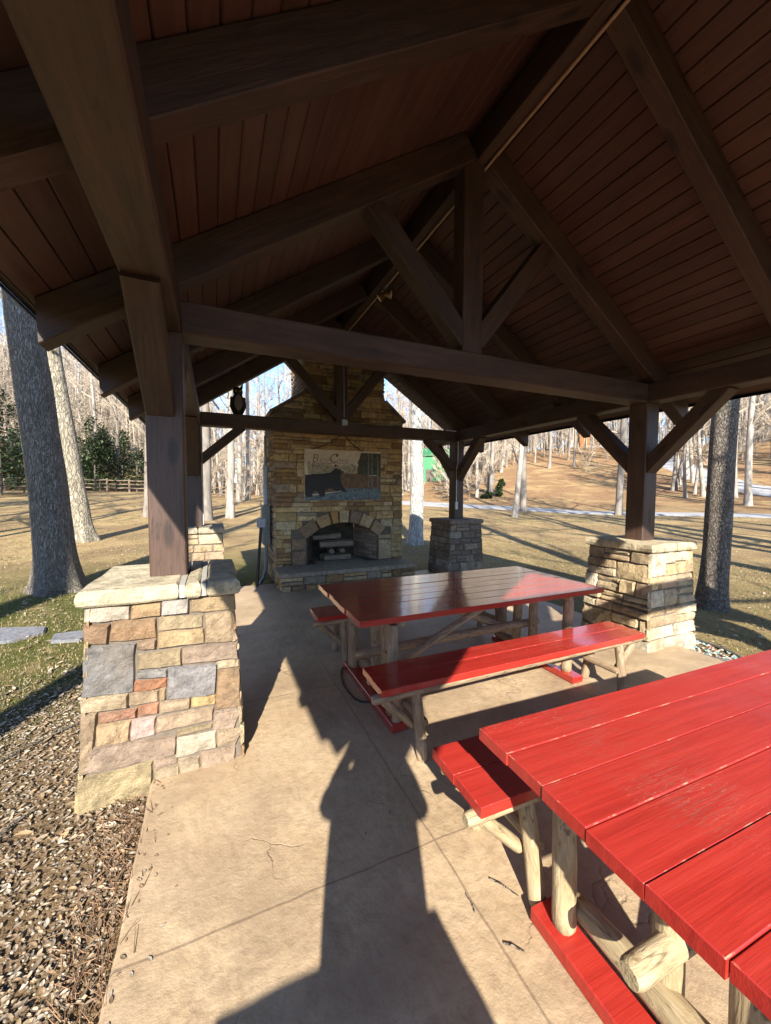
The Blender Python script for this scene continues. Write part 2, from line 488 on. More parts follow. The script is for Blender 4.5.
def coursed(mb, O, U, W, N, u0f, u1f, z0, z1, hs, ls, cols, rr, depth=0.03, gap=0.008, rough=0.012, excl=None, minw=0.05, res=0.07):
    """random coursed stonework on a face; O origin, U horizontal axis, W 'up' axis; u0f/u1f(z) the face's sides"""
    z = z0
    while z < z1 - 0.012:
        h = rr.uniform(*hs)
        if z1 - (z+h) < hs[0]*0.7: h = z1 - z
        zt = z + h; zm = z + h/2
        spans = [(u0f(zm), u1f(zm))]
        if excl:
            new = []
            ex = excl(zm)
            for (a, b) in spans:
                if ex and ex[0] < b and ex[1] > a:
                    if ex[0] > a: new.append((a, ex[0]))
                    if ex[1] < b: new.append((ex[1], b))
                else: new.append((a, b))
            spans = new
        for (a, b) in spans:
            u = a
            while u < b - 1e-4:
                l = rr.uniform(*ls)
                if b - (u+l) < ls[0]*0.8: l = b - u
                ue = u + l
                def P(uu, zz):
                    # follow the batter at the outer ends
                    if abs(uu - u0f(zm)) < 1e-5: uu = u0f(zz)
                    elif abs(uu - u1f(zm)) < 1e-5: uu = u1f(zz)
                    return V(O) + V(U)*uu + V(W)*zz
                g = gap/2
                def rect(ua, ub, za, zb_):
                    ga = 0 if abs(ua-u0f(zm)) < 1e-5 else g
                    gb = 0 if abs(ub-u1f(zm)) < 1e-5 else g
                    q = [P(ua, za+g), P(ub, za+g), P(ub, zb_-g), P(ua, zb_-g)]
                    q = [q[0]+V(U)*ga, q[1]-V(U)*gb, q[2]-V(U)*gb, q[3]+V(U)*ga]
                    c = shade(rr.choice(cols), rr.uniform(0.82, 1.15))
                    stone_quad(mb, q, N, depth, c, rough, rr.random()*90, res)
                if h > 0.11 and rr.random() < 0.35 and l > 0.1:     # split into two thin stones
                    k = rr.uniform(0.38, 0.62)
                    rect(u, ue, z, z+h*k); rect(u, ue, z+h*k, zt)
                else: rect(u, ue, z, zt)
                u = ue
        z = zt

# ------------------------------------------------------------------ the pavilion
PAV = empty('pavilion', (XM, Y1, 0), 'open picnic pavilion of brown stained timber trusses on stone piers', 'pavilion')

def stone_pier(cx, cy, cap, bt, bb, cols, rr, hand=None, big=False):
    """battered stone pier: core + stones on 4 faces, cap as sub-part"""
    zt = ZC - 0.083
    z0 = -0.10
    mb = MB()
    e = 0.018
    # mortar core
    vs = []
    for z, h in ((z0, bb-e), (zt+0.01, bt-e)):
        for sx, sy in ((-1,-1),(1,-1),(1,1),(-1,1)): vs.append((cx+sx*h, cy+sy*h, z))
    mb.add(vs, [(0,1,5,4),(1,2,6,5),(2,3,7,6),(3,0,4,7),(4,5,6,7)], (1,1,1), 1)
    half = lambda z: lerp(bb, bt, (z - 0)/(zt))
    bat = math.atan((bb-bt)/zt)
    k = 0
    for (U, N) in (((1,0,0),(0,-1,0)), ((0,1,0),(1,0,0)), ((-1,0,0),(0,1,0)), ((0,-1,0),(-1,0,0))):
        N = V(N); U = V(U)
        Wv = V((0,0,1)) - N*math.tan(bat)
        O = V((cx, cy, 0)) + N*bb
        if k == 0 and hand:
            for q, c in hand:
                q2 = []
                for (x, z) in (q[3], q[2], q[1], q[0]):
                    if z < .0: z = -.10
                    lim = half(z); x = x*0.985; x = math.copysign(lim, x) if abs(x) > lim-.05 else x
                    q2.append(O + U*x + Wv*z)
                cc = sum(q2, V((0,0,0)))/4
                q2 = [p + (p-cc).normalized()*.004 for p in q2]
                stone_quad(mb, q2, N, 0.022, p1col(c, rr), 0.010, rr.random()*70, 0.032, 0.009)
        else:
            coursed(mb, O, U, Wv, N, lambda z: -half(z), lambda z: half(z), z0, zt-0.002,
                    (0.085, 0.21) if big else (0.075, 0.16), (0.13, 0.36) if big else (0.11, 0.30), cols, rr, 0.022, 0.008, 0.020 if big else 0.012)
        k += 1
    p = mb.build('stone_pier', [M_stone, M_mortar_dark], PAV)
    return p

def cap_stone(p, cx, cy, cap, slabs, colr, rr):
    """flat capstones with rock-faced edges"""
    mb = MB()
    zt, zb_ = ZC, ZC-0.083
    for (a, b) in slabs:            # fractions of the width
        x0 = cx - cap + 2*cap*a; x1 = cx - cap + 2*cap*b
        c = shade(colr, rr.uniform(0.92, 1.08))
        n = 9; ny = 12
        g = 0.004
        x0 += g*(a > 0); x1 -= g*(b < 1)
        pts = []; fs = []
        def edge(x, y, z):
            return V((x, y, z)) + V((noise.noise(V((x*7, y*7, z*9))), noise.noise(V((x*7+9, y*7, z*9))), 0.35*noise.noise(V((x*5, y*5, 3)))))*0.012
        # top and bottom grids + skirt
        ring = []
        for i in range(n): ring.append((lerp(x0, x1, i/n), cy-cap))
        for i in range(ny): ring.append((x1, lerp(cy-cap, cy+cap, i/ny)))
        for i in range(n): ring.append((lerp(x1, x0, i/n), cy+cap))
        for i in range(ny): ring.append((x0, lerp(cy+cap, cy-cap, i/ny)))
        m = len(ring)
        cxx, cyy = (x0+x1)/2, cy
        levels = [(zb_, 0.012), (zb_+0.012, 0.0), (lerp(zb_, zt, .5), -0.004), (zt-0.010, 0.001), (zt, 0.012)]
        for z, ins in levels:
            for (x, y) in ring:
                dx = 1 if x > cxx else -1
                px = x - ins*(1 if abs(x-x1) < 1e-6 else (-1 if abs(x-x0) < 1e-6 else 0))
                py = y - ins*(1 if abs(y-(cy+cap)) < 1e-6 else (-1 if abs(y-(cy-cap)) < 1e-6 else 0))
                pts.append(edge(px, py, z))
        for l in range(len(levels)-1):
            for i in range(m): fs.append((l*m+i, l*m+(i+1)%m, (l+1)*m+(i+1)%m, (l+1)*m+i))
        fs.append(tuple(range(m))[::-1]); fs.append(tuple((len(levels)-1)*m+i for i in range(m)))
        mb.add(pts, fs, c)
    o = mb.build('cap_stone', [M_stone], p, local=True)
    place(o, Matrix.Identity(4), p)
    return o

P1_STONES = [
    ([(-0.324,0.959),(-0.158,0.953),(-0.16,0.872),(-0.329,0.874)], (0.5,0.45,0.33)),
    ([(-0.153,0.956),(-0.017,0.953),(-0.019,0.873),(-0.157,0.871)], (0.42,0.29,0.14)),
    ([(-0.009,0.957),(0.119,0.956),(0.117,0.874),(-0.014,0.876)], (0.48,0.45,0.37)),
    ([(0.13,0.954),(0.35,0.955),(0.348,0.864),(0.128,0.867)], (0.44,0.33,0.17)),
    ([(-0.334,0.866),(-0.254,0.863),(-0.26,0.758),(-0.342,0.764)], (0.3,0.2,0.11)),
    ([(-0.25,0.868),(-0.038,0.864),(-0.04,0.756),(-0.255,0.763)], (0.37,0.24,0.12)),
    ([(-0.027,0.867),(0.195,0.856),(0.19,0.783),(-0.029,0.79)], (0.44,0.36,0.2)),
    ([(0.2,0.863),(0.352,0.858),(0.349,0.672),(0.197,0.692)], (0.34,0.26,0.15)),
    ([(-0.032,0.782),(0.194,0.777),(0.194,0.689),(-0.037,0.697)], (0.45,0.34,0.17)),
    ([(-0.132,0.757),(-0.04,0.752),(-0.042,0.698),(-0.133,0.704)], (0.33,0.24,0.15)),
    ([(-0.341,0.761),(-0.137,0.742),(-0.15,0.491),(-0.369,0.502)], (0.25,0.245,0.215)),
    ([(-0.13,0.685),(0.08,0.681),(0.078,0.588),(-0.136,0.602)], (0.36,0.29,0.16)),
    ([(0.085,0.686),(0.349,0.668),(0.347,0.578),(0.083,0.587)], (0.36,0.278,0.19)),
    ([(-0.14,0.597),(0.006,0.582),(0.005,0.536),(-0.144,0.553)], (0.3,0.29,0.25)),
    ([(-0.148,0.544),(0.005,0.532),(0.004,0.481),(-0.154,0.482)], (0.42,0.19,0.09)),
    ([(0.011,0.587),(0.259,0.566),(0.249,0.397),(0.001,0.418)], (0.28,0.272,0.25)),
    ([(0.259,0.58),(0.347,0.574),(0.347,0.529),(0.258,0.531)], (0.46,0.37,0.22)),
    ([(0.26,0.521),(0.348,0.52),(0.345,0.296),(0.25,0.302)], (0.33,0.225,0.12)),
    ([(-0.372,0.498),(-0.177,0.484),(-0.182,0.416),(-0.378,0.426)], (0.46,0.37,0.22)),
    ([(-0.173,0.486),(-0.036,0.476),(-0.038,0.411),(-0.175,0.42)], (0.38,0.29,0.17)),
    ([(-0.033,0.479),(-0.001,0.476),(-0.003,0.417),(-0.034,0.412)], (0.42,0.31,0.165)),
    ([(-0.033,0.407),(0.119,0.405),(0.114,0.339),(-0.034,0.345)], (0.44,0.34,0.21)),
    ([(0.124,0.414),(0.249,0.397),(0.248,0.338),(0.123,0.347)], (0.46,0.33,0.14)),
    ([(-0.308,0.406),(-0.141,0.401),(-0.142,0.349),(-0.313,0.355)], (0.41,0.22,0.13)),
    ([(-0.133,0.407),(-0.038,0.404),(-0.039,0.347),(-0.137,0.355)], (0.38,0.2,0.11)),
    ([(-0.379,0.418),(-0.312,0.411),(-0.342,0.118),(-0.418,0.111)], (0.42,0.32,0.19)),
    ([(-0.317,0.349),(-0.166,0.34),(-0.172,0.232),(-0.324,0.246)], (0.42,0.31,0.165)),
    ([(-0.165,0.34),(-0.05,0.334),(-0.054,0.238),(-0.171,0.236)], (0.5,0.37,0.3)),
    ([(-0.047,0.33),(0.237,0.323),(0.232,0.247),(-0.049,0.25)], (0.44,0.34,0.21)),
    ([(0.242,0.296),(0.345,0.288),(0.343,0.176),(0.231,0.195)], (0.36,0.278,0.19)),
    ([(0.046,0.232),(0.227,0.235),(0.226,0.206),(0.046,0.199)], (0.36,0.29,0.16)),
    ([(0.045,0.188),(0.248,0.186),(0.247,0.095),(0.04,0.088)], (0.49,0.44,0.31)),
    ([(0.254,0.183),(0.347,0.169),(0.345,0.079),(0.25,0.097)], (0.42,0.33,0.2)),
    ([(-0.338,0.241),(0.041,0.21),(0.04,0.107),(-0.352,0.117)], (0.36,0.278,0.19)),
    ([(0.168,0.079),(0.349,0.066),(0.348,-0.007),(0.167,-0.014)], (0.38,0.29,0.19)),
    ([(-0.065,0.101),(0.048,0.094),(0.047,0.056),(-0.067,0.045)], (0.36,0.278,0.19)),
    ([(0.054,0.067),(0.165,0.065),(0.16,-0.012),(0.062,-0.018)], (0.46,0.38,0.24)),
    ([(-0.067,0.036),(0.062,0.04),(0.057,-0.021),(-0.068,-0.017)], (0.44,0.36,0.22)),
    ([(-0.423,0.098),(-0.072,0.097),(-0.072,-0.047),(-0.429,-0.022)], (0.45,0.37,0.19)),
]
rr = random.Random(11)
SUNTAN = [(.56,.45,.29),(.52,.40,.24),(.58,.51,.38),(.47,.34,.22),(.54,.41,.23),(.52,.44,.29),(.44,.32,.19)]
p1 = stone_pier(XL, Y1, .378, .350, .400, TANS, rr, P1_STONES)
cap_stone(p1, XL, Y1, .378, [(0, .60), (.635, .74), (.775, 1.0)], (.58,.50,.34), rr)
mb = MB()
for fx in (.617, .757):
    x = XL - .378 + 2*.378*fx
    mb.box((x-.014, Y1-.372, ZC-.075), (x+.014, Y1+.36, ZC-.004), (1,1,1), 0)
o = mb.build('mortar_joint', [mat_simple('pale_grey_mortar', (.31,.295,.26), .95, 0, .15, 40, .4)]); place(o, Matrix.Identity(4), p1)
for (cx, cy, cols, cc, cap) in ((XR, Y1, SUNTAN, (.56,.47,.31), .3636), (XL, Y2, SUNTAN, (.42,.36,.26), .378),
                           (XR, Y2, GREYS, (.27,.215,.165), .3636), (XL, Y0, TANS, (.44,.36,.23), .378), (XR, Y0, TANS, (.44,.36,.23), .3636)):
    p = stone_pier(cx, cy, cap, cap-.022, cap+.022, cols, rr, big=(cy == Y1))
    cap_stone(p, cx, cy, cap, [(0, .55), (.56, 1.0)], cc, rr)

for cy in (Y0, Y1, Y2):
    for cx in (XL, XR):
        beam('post', (cx, cy, ZC-0.006), (cx, cy, ZT-0.003), 2*PW, 2*PW, M_post if cy > 0 else M_beam, PAV, up=(0,1,0), ch=.008)
# wall plates along the eaves
for cx in (XL, XR):
    beam('plate_beam', (cx, -1.55, ZT+TH/2), (cx, 6.95, ZT+TH/2), 2*PW, TH, M_beam, PAV, ch=.008)
# trusses
for cy in (Y0, Y1, Y2):
    mt = M_beam if cy < 5 else M_beam
    beam('tie_beam', (XL+PW+.002, cy, ZT+TH/2), (XR-PW-.002, cy, ZT+TH/2), 2*PW, TH, mt, PAV, ch=.008)
    kb = ZT+TH+.002
    beam('king_post', (1.93, cy, kb), (1.93, cy, zb(XM)+.06), .19, .15, mt, PAV, up=(0,1,0), ch=.006)
    beam('strut', (1.88, cy-.005, kb+.10), (1.05, cy-.005, zb(1.05)+.07), .13, .15, mt, PAV, ch=.006)
    beam('strut', (1.98, cy-.005, kb+.10), (2.76, cy-.005, zb(2.76)+.07), .13, .15, mt, PAV, ch=.006)
    if cy != Y1:
        for s, cx in ((1, XL), (-1, XR)):
            beam('brace', (cx+s*.08, cy, 1.98), (cx+s*.66, cy, ZT+.02), .12, .15, mt, PAV, up=(0,1,0), ch=.006)
# braces from the posts to the plates
for cy in (Y0, Y1, Y2):
    for cx in (XL, XR):
        for s in (-1, 1):
            if cx == XL and cy == Y1 and s == -1:
                beam('brace', (cx-.022, cy-.07, 2.03), (cx-.018, cy-.70, ZT+.02), .118, .15, M_beam, PAV, up=(1,0,0), ch=.008)
            else:
                beam('brace', (cx, cy+s*.06, 1.80), (cx, cy+s*.74, ZT+.03), .13, .155, M_beam, PAV, up=(1,0,0), ch=.006)

# rafters
RAFT = [Y0 + (Y2-Y0)/6*k for k in range(7)]
RAFT[2] = 1.575; RAFT[3] = 2.69
RD = 0.20                       # rafter depth
cosr = 1/math.sqrt(1+SL*SL)
EAVE = 0.645                    # horizontal run of the tail beyond the post
def rafter(y, w, m=M_beam):
    for s in (-1, 1):
        xe = XM + s*(XM - (XL - .515)); xt = XM + s*.052
        nrm = V((s*SL*cosr, 0, cosr))
        a = V((xe, y, zb(xe))) + nrm*(RD/2); b = V((xt, y, zb(xt))) + nrm*(RD/2)
        beam('rafter', b, a, w, RD, m, PAV, ch=.005, cut=-0.62)
for i, y in enumerate(RAFT): rafter(y, .115 if i not in (0, 3, 6) else .135)
# fly rafters at the two gable ends, ridge beam
YN, YF = -1.62, 6.97
def fly(y):
    for s in (-1, 1):
        xe = XM + s*(XM - (XL - .50)); xt = XM + s*.052
        nrm = V((s*SL*cosr, 0, cosr)); up_ = RD + .002
        a = V((xe, y, zb(xe))) + nrm*(up_-.06); b = V((xt, y, zb(xt))) + nrm*(up_-.06)
        beam('barge_board', b, a, .04, .115, M_beam, PAV, ch=.004)
beam('ridge_beam', (XM, YN+.03, zb(XM)+.075), (XM, YF-.40, zb(XM)+.075), .085, .22, M_beam, PAV, ch=.005)
fly(YN+.03)

# tongue-and-groove roof deck, boards running along the ridge
def roof_slope(s, yn, yf):
    mb = MB()
    nrm = V((s*SL*cosr, 0, cosr)); along = V((s*cosr, 0, -SL*cosr))
    top = V((XM, 0, zb(XM))) + nrm*(RD+.004)
    xe = XM - (XL - .50)
    L = xe/cosr
    bw = 0.122; u = -.1352; k = 0; U0 = u
    r2 = random.Random(3 if s > 0 else 4)
    while u < L:
        ue = min(L, u+bw)
        c = r2.uniform(.88, 1.10); cc = (c, c*r2.uniform(.95,1.03), c*r2.uniform(.93,1.03))
        # boards butt over the rafters
        ys = [yn, r2.choice(RAFT[1:4]), r2.choice(RAFT[4:6]), yf]
        for a, b in zip(ys[:-1], ys[1:]):
            c2 = c*r2.uniform(.92, 1.08)
            cc2 = (c2, c2*r2.uniform(.95,1.03), c2*r2.uniform(.93,1.03))
            g = .0045; v = .0055
            P = lambda uu, y, d: top + along*uu + nrm*d + V((0, y, 0))
            lo = r2.uniform(0, .0012)
            prof = [(u+g/2, .018), (u+g/2, lo+v), (u+g/2+v, lo), (ue-g/2-v, lo), (ue-g/2, lo+v), (ue-g/2, .018)]
            vs = [P(q, a, d) for q, d in prof] + [P(q, b, d) for q, d in prof]
            fs = [(i, i+1, i+7, i+6) for i in range(5)]
            mb.add(vs, fs, cc2)
        u = ue
    # backing and roof covering above the boards
    for (d0, d1, ex) in ((.019, .045, .0),):
        P = lambda uu, y, d: top + along*uu + nrm*d + V((0, y, 0))
        ua = U0 - d0*SL; ub = U0 - d1*SL
        vs = [P(ua, yn, d0), P(L+ex, yn, d0), P(L+ex, yf, d0), P(ua, yf, d0), P(ub, yn, d1), P(L+.03, yn, d1), P(L+.03, yf, d1), P(ub, yf, d1)]
        mb.add(vs, [(0,3,2,1),(4,5,6,7),(0,1,5,4),(1,2,6,5),(2,3,7,6)], (.35,.33,.33), 1)
    return mb
def mat_board():
    m, nt, bs = newmat('tongue_and_groove_boards'); n = NT(nt)
    at = n.node('ShaderNodeAttribute', attribute_name='Col')
    w = n.coord('World', (13, 1.1, 13))
    f = n.noise(w, 1.5, 6, 0.62, 0.9)
    base = n.ramp(f, [(0.25, (0.058,0.027,0.019)), (0.5, (0.086,0.040,0.029)), (0.78, (0.116,0.054,0.040))])
    base = n.mix(1.0, base, at.outputs['Color'], 'MULTIPLY')
    b = n.noise(n.coord('World'), 0.7, 3, 0.5)
    base = n.mix(1.0, base, n.ramp(b, [(0.3, 0.85), (0.7, 1.1)]), 'MULTIPLY')
    n.link(base, bs.inputs['Base Color']); bs.inputs['Roughness'].default_value = 0.55
    n.bump(bs, f, 0.25, 0.005)
    return m
M_board = mat_board()
M_shingle = mat_simple('dark_roof_shingles', (.06,.055,.05), .95, 0, .3, 30, .4)
for s in (-1, 1):
    roof_slope(s, YN, YF).build('roof_deck', [M_board, M_shingle], PAV)
M_drip = mat_simple('black_metal_drip_edge', (.03,.03,.032), .4, .6)
for s in (-1, 1):          # black drip edge along the eaves
    mb = MB()
    nrm = V((s*SL*cosr, 0, cosr)); along = V((s*cosr, 0, -SL*cosr))
    top = V((XM, 0, zb(XM))) + nrm*(RD+.004); L = (XM - (XL - .50))/cosr
    a = top + along*(L+.031) + nrm*.047
    q = [a, a - nrm*.05 + V((0,0,-.004)), a - nrm*.05 + along*.006 + V((0,0,-.004)), a + along*.006]
    vs = [p + V((0, YN, 0)) for p in q] + [p + V((0, YF, 0)) for p in q]
    mb.add(vs, [(0,1,5,4),(1,2,6,5),(2,3,7,6),(3,0,4,7),(0,3,2,1),(4,5,6,7)])
    mb.build('drip_edge', [M_drip], PAV)

# conduit along the ridge and down the end truss
M_copper = mat_simple('tan_painted_conduit', (.46,.31,.20), .35, .1, .15, 20)
M_grey_metal = mat_simple('grey_galvanised_metal', (.33,.35,.37), .45, .6, .15, 20)
mb = MB()
mb.tube([(XM+.045+.014, y, zb(XM)-.045) for y in (-1.4, 0, 1.5, 3, 4.5, 6.3)], [.011]*6, 8)
mb.build('conduit', [M_copper], PAV)
mb = MB()
mb.tube([(1.955, Y2-.09, zb(XM)-.10), (1.955, Y2-.095, 3.4), (1.955, Y2-.105, ZT+TH+.08)], [.010]*3, 8)
mb.box((1.905, Y2-PW-.055, ZT+TH-.055), (2.005, Y2-PW-.002, ZT+TH+.045), None, 0, .006)
mb.build('junction_box', [M_grey_metal], PAV)
mb = MB()
mb.tube([(XR-PW-.22, Y2-PW-.02, ZT+TH-.002), (XR-PW+.035, Y2-PW-.02, ZT+TH-.004), (XR-PW+.05, Y2-PW-.02, ZT+TH-.03), (XR-PW+.05, Y2-PW-.02, 2.10), (XR-PW+.025, Y2-PW-.02, 1.98), (XR-PW+.025, Y2-PW-.02, 1.35)], [.008]*6, 8)
mb.box((XR-PW+.0, Y2-PW-.035, 1.22), (XR-PW+.055, Y2-PW-.003, 1.36), None, 0, .004)
mb.build('conduit', [mat_simple('white_conduit', (.62,.62,.60), .5)], PAV)
mb = MB()
mb.tube([(XL+PW+.012, Y2-PW+.03, ZT-.02), (XL+PW+.012, Y2-PW+.03, 1.9), (XL+PW+.012, Y2-PW+.03, 1.06)], [.008]*3, 8)
mb.build('conduit', [mat_simple('pale_conduit', (.42,.42,.42), .5)], PAV)

# ------------------------------------------------------------------ spotlight under the ridge
L0 = (XM+.03, 4.66, 4.05)
SP = empty('spotlight', L0, 'small brass spotlight hanging from the ridge conduit', 'spotlight')
mb = MB()
mb.tube([(XM+.06, 4.66, zb(XM)-.04), (XM+.05, 4.66, 4.10), (XM+.04, 4.65, 4.06)], [.014,.014,.016], 8)
mb.lathe([(.03,-.02),(.035,0),(.03,.02)], (XM+.06, 4.66, zb(XM)-.05), 10)
mb.build('mount', [M_grey_metal], SP)
def lamp_head(dirv, nm):
    d = V(dirv).normalized(); c = V((XM+.04, 4.64, 4.04))
    mb = MB()
    pts = [c - d*.05, c - d*.04, c - d*.01, c + d*.035, c + d*.065, c + d*.085]
    mb.tube(pts, [.013,.023,.029,.038,.050,.053], 16)
    o = mb.build('lamp_head', [mat_simple('brass_'+nm, (.32,.21,.10), .35, .7)], SP)
    mb = MB(); mb.tube([c + d*.0855, c + d*.089, c + d*.095], [.047,.045,.02], 16)
    g = mb.build('lens', [mat_simple('frosted_'+nm, (.75,.73,.68), .3)])
    place(g, Matrix.Identity(4), o)
lamp_head((.75, -.5, -.12), 'lamp')
lamp_head((-.7, .35, -.55), 'lamp_back')
# ------------------------------------------------------------------ ground level under things (terrain function)
def smooth(a, b, x):
    t = max(0.0, min(1.0, (x-a)/(b-a))); return t*t*(3-2*t)
def ground(x, y):
    r = math.hypot(x, y); az = math.degrees(math.atan2(x, y))
    wl = smooth(-170, -120, az)*(1 - smooth(-8, 3, az))
    wr = smooth(16, 34, az)*(1 - smooth(110, 150, az))
    z = -0.075
    z += wl*(1.45*smooth(13, 42, r) + 24*smooth(50, 125, r))
    z += wr*(0.35*smooth(12, 24, r) + 10.5*smooth(27, 100, r))
    z += (1-wl-wr)*(0.9*smooth(14, 45, r) + 3.0*smooth(60, 130, r))
    if r > 6:
        k = smooth(6, 18, r)
        z += k*0.10*noise.noise(V((x*.11, y*.11, 0))) + k*.03*noise.noise(V((x*.45, y*.45, 3)))
        z += smooth(35, 70, r)*1.0*noise.noise(V((x*.035, y*.035, 5)))
    else:
        pass
    return z

# ------------------------------------------------------------------ fireplace
FY = 6.60; HZ = 0.285; FXC = 2.10
FP = empty('stone_fireplace', (FXC, FY, 0), 'tall outdoor stone fireplace and chimney with arched firebox', 'fireplace')
M_fstone = mat_stone('golden_ledge_stone', 0.9, (1,1,1), 0.4, 28)
rr = random.Random(23)
CXL, CXR, SXL, SXR = 0.90, 3.26, 1.42, 2.88
ZSH0, ZSH1, ZTOP = 2.83, 3.18, 5.6
DEP = 1.25
AZ0 = 0.023; AR = 0.967; RING = 0.225; SPR = 0.74
def fl(z): return CXL if z < ZSH0 else (lerp(CXL, SXL, min(1, (z-ZSH0)/(ZSH1-ZSH0))))
def fr(z): return CXR if z < ZSH0 else (lerp(CXR, SXR, min(1, (z-ZSH0)/(ZSH1-ZSH0))))
def excl(z):
    if z < SPR: return (1.18, 3.03)
    if z < 0.95:
        w = .92; 
        return (FXC-w, FXC+w)
    if z < AZ0+AR+RING:
        w = math.sqrt(max(0, (AR+RING)**2 - (z-AZ0)**2)); return (FXC-w, FXC+w)
    return None
mb = MB()
# body core (leaves the firebox open)
def slab_core(x0, x1, z0, z1, y0=FY+.02, y1=FY+DEP-.02): mb.box((x0, y0, z0), (x1, y1, z1), (1,1,1), 1)
e = .02
slab_core(CXL+e, FXC-.66, 0.0, 1.0); slab_core(FXC+.66, CXR-e, 0.0, 1.0)
slab_core(FXC-.66, FXC+.66, 1.0, 1.001+.2, FY+.02); 
slab_core(CXL+e, CXR-e, 1.20, ZSH0); slab_core(CXL+e, FXC-.66, 1.0, 1.20); slab_core(FXC+.66, CXR-e, 1.0, 1.20)
slab_core(FXC-.66, FXC+.66, 0.0, HZ-.01)
slab_core(SXL+e, SXR-e, ZSH0, ZTOP)
# shoulders
for a, b in ((CXL+e, SXL+e), (CXR-e, SXR-e)):
    vs = [(a, FY+.02, ZSH0), (b, FY+.02, ZSH0), (b, FY+.02, ZSH1-.02), (a, FY+DEP-.02, ZSH0), (b, FY+DEP-.02, ZSH0), (b, FY+DEP-.02, ZSH1-.02)]
    mb.add(vs, [(0,1,2),(3,5,4),(0,2,5,3)], (1,1,1), 1)
coursed(mb, (0, FY, 0), (1,0,0), (0,0,1), (0,-1,0), fl, fr, 0.0, ZTOP, (0.055, 0.155), (0.12, 0.44), GOLD, rr, .020, .005, .010, excl, res=.09)
# left and right sides, greyer stones with the shade put into their colour
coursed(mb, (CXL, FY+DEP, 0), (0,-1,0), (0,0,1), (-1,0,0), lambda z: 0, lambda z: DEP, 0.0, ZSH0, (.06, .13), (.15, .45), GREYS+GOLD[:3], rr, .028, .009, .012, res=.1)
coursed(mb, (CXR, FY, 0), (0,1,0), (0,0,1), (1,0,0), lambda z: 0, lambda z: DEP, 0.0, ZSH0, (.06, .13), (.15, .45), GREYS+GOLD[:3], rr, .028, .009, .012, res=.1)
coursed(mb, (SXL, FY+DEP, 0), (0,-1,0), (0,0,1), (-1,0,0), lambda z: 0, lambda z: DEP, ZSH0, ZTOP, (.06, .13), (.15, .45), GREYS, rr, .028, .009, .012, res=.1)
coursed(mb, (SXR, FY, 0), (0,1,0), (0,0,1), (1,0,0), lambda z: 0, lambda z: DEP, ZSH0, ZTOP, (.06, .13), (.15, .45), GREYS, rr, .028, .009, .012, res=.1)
mb.build('chimney', [M_fstone, M_mortar_dark], FP)
# shoulder capstones
for s, (a, b) in ((-1, (CXL-.03, SXL)), (1, (CXR+.03, SXR))):
    mb = MB()
    d = V((b-a, 0, ZSH1-ZSH0)).normalized(); nn = V((-d.z, 0, d.x)) if s < 0 else V((d.z, 0, -d.x))
    if nn.z < 0: nn = -nn
    p0 = V((a, 0, ZSH0-.01)); p1 = V((b, 0, ZSH1-.002))
    n = 3
    for i in range(n):
        q0 = p0.lerp(p1, i/n + .004); q1 = p0.lerp(p1, (i+1)/n - .004)
        c = shade(rr.choice(GREYS), 1.1)
        vs = [q0+V((0,FY-.025,0)), q1+V((0,FY-.025,0)), q1+V((0,FY+DEP+.02,0)), q0+V((0,FY+DEP+.02,0))]
        vs += [v + nn*.05 for v in vs]
        mb.add(vs, [(0,3,2,1),(4,5,6,7),(0,1,5,4),(1,2,6,5),(2,3,7,6),(3,0,4,7)] if s < 0 else [(0,1,2,3),(4,7,6,5),(0,4,5,1),(1,5,6,2),(2,6,7,3),(3,7,4,0)], c)
    mb.build('shoulder_cap', [M_fstone], FP)
# arch of voussoirs and the jamb stones
mb = MB()
th = math.asin(0.66/AR)
cuts = [-1.02, -.62, -.30, -.11, .13, .40, .70, 1.02]
vcol = [(.30,.20,.12), (.48,.32,.15), (.48,.28,.10), (.56,.43,.24), (.30,.20,.13), (.52,.38,.21), (.40,.28,.16)]
for i in range(len(cuts)-1):
    a, b = cuts[i]*th*1.0, cuts[i+1]*th*1.0
    a += .008; b -= .008
    ri, ro = AR, AR+RING + rr.uniform(-.015, .02)
    P = lambda r, t: V((FXC + r*math.sin(t), FY-.018, AZ0 + r*math.cos(t)))
    # two halves so the intrados is curved
    m = (a+b)/2
    q = [P(ri, a), P(ri, b), P(ro, b), P(ro, a)]
    stone_quad(mb, q, (0,-1,0), .075, vcol[i], .010, rr.random()*80, .06, .012)
for xa, xb, cl in ((1.18, 1.435, [(.40,.28,.16),(.34,.23,.14)]), (2.765, 3.03, [(.54,.41,.24),(.48,.35,.20)])):
    z = HZ
    for h in ((.25, .215) if xa < 2 else (.38, .085)):
        q = [V((xa, FY-.014, z+.004)), V((xb, FY-.014, z+.004)), V((xb, FY-.014, z+h)), V((xa, FY-.014, z+h))]
        stone_quad(mb, q, (0,-1,0), .06, rr.choice(cl), .012, rr.random()*80, .05)
        z += h+.004
    if xa < 2: pass
mb.build('arch', [M_fstone], FP)
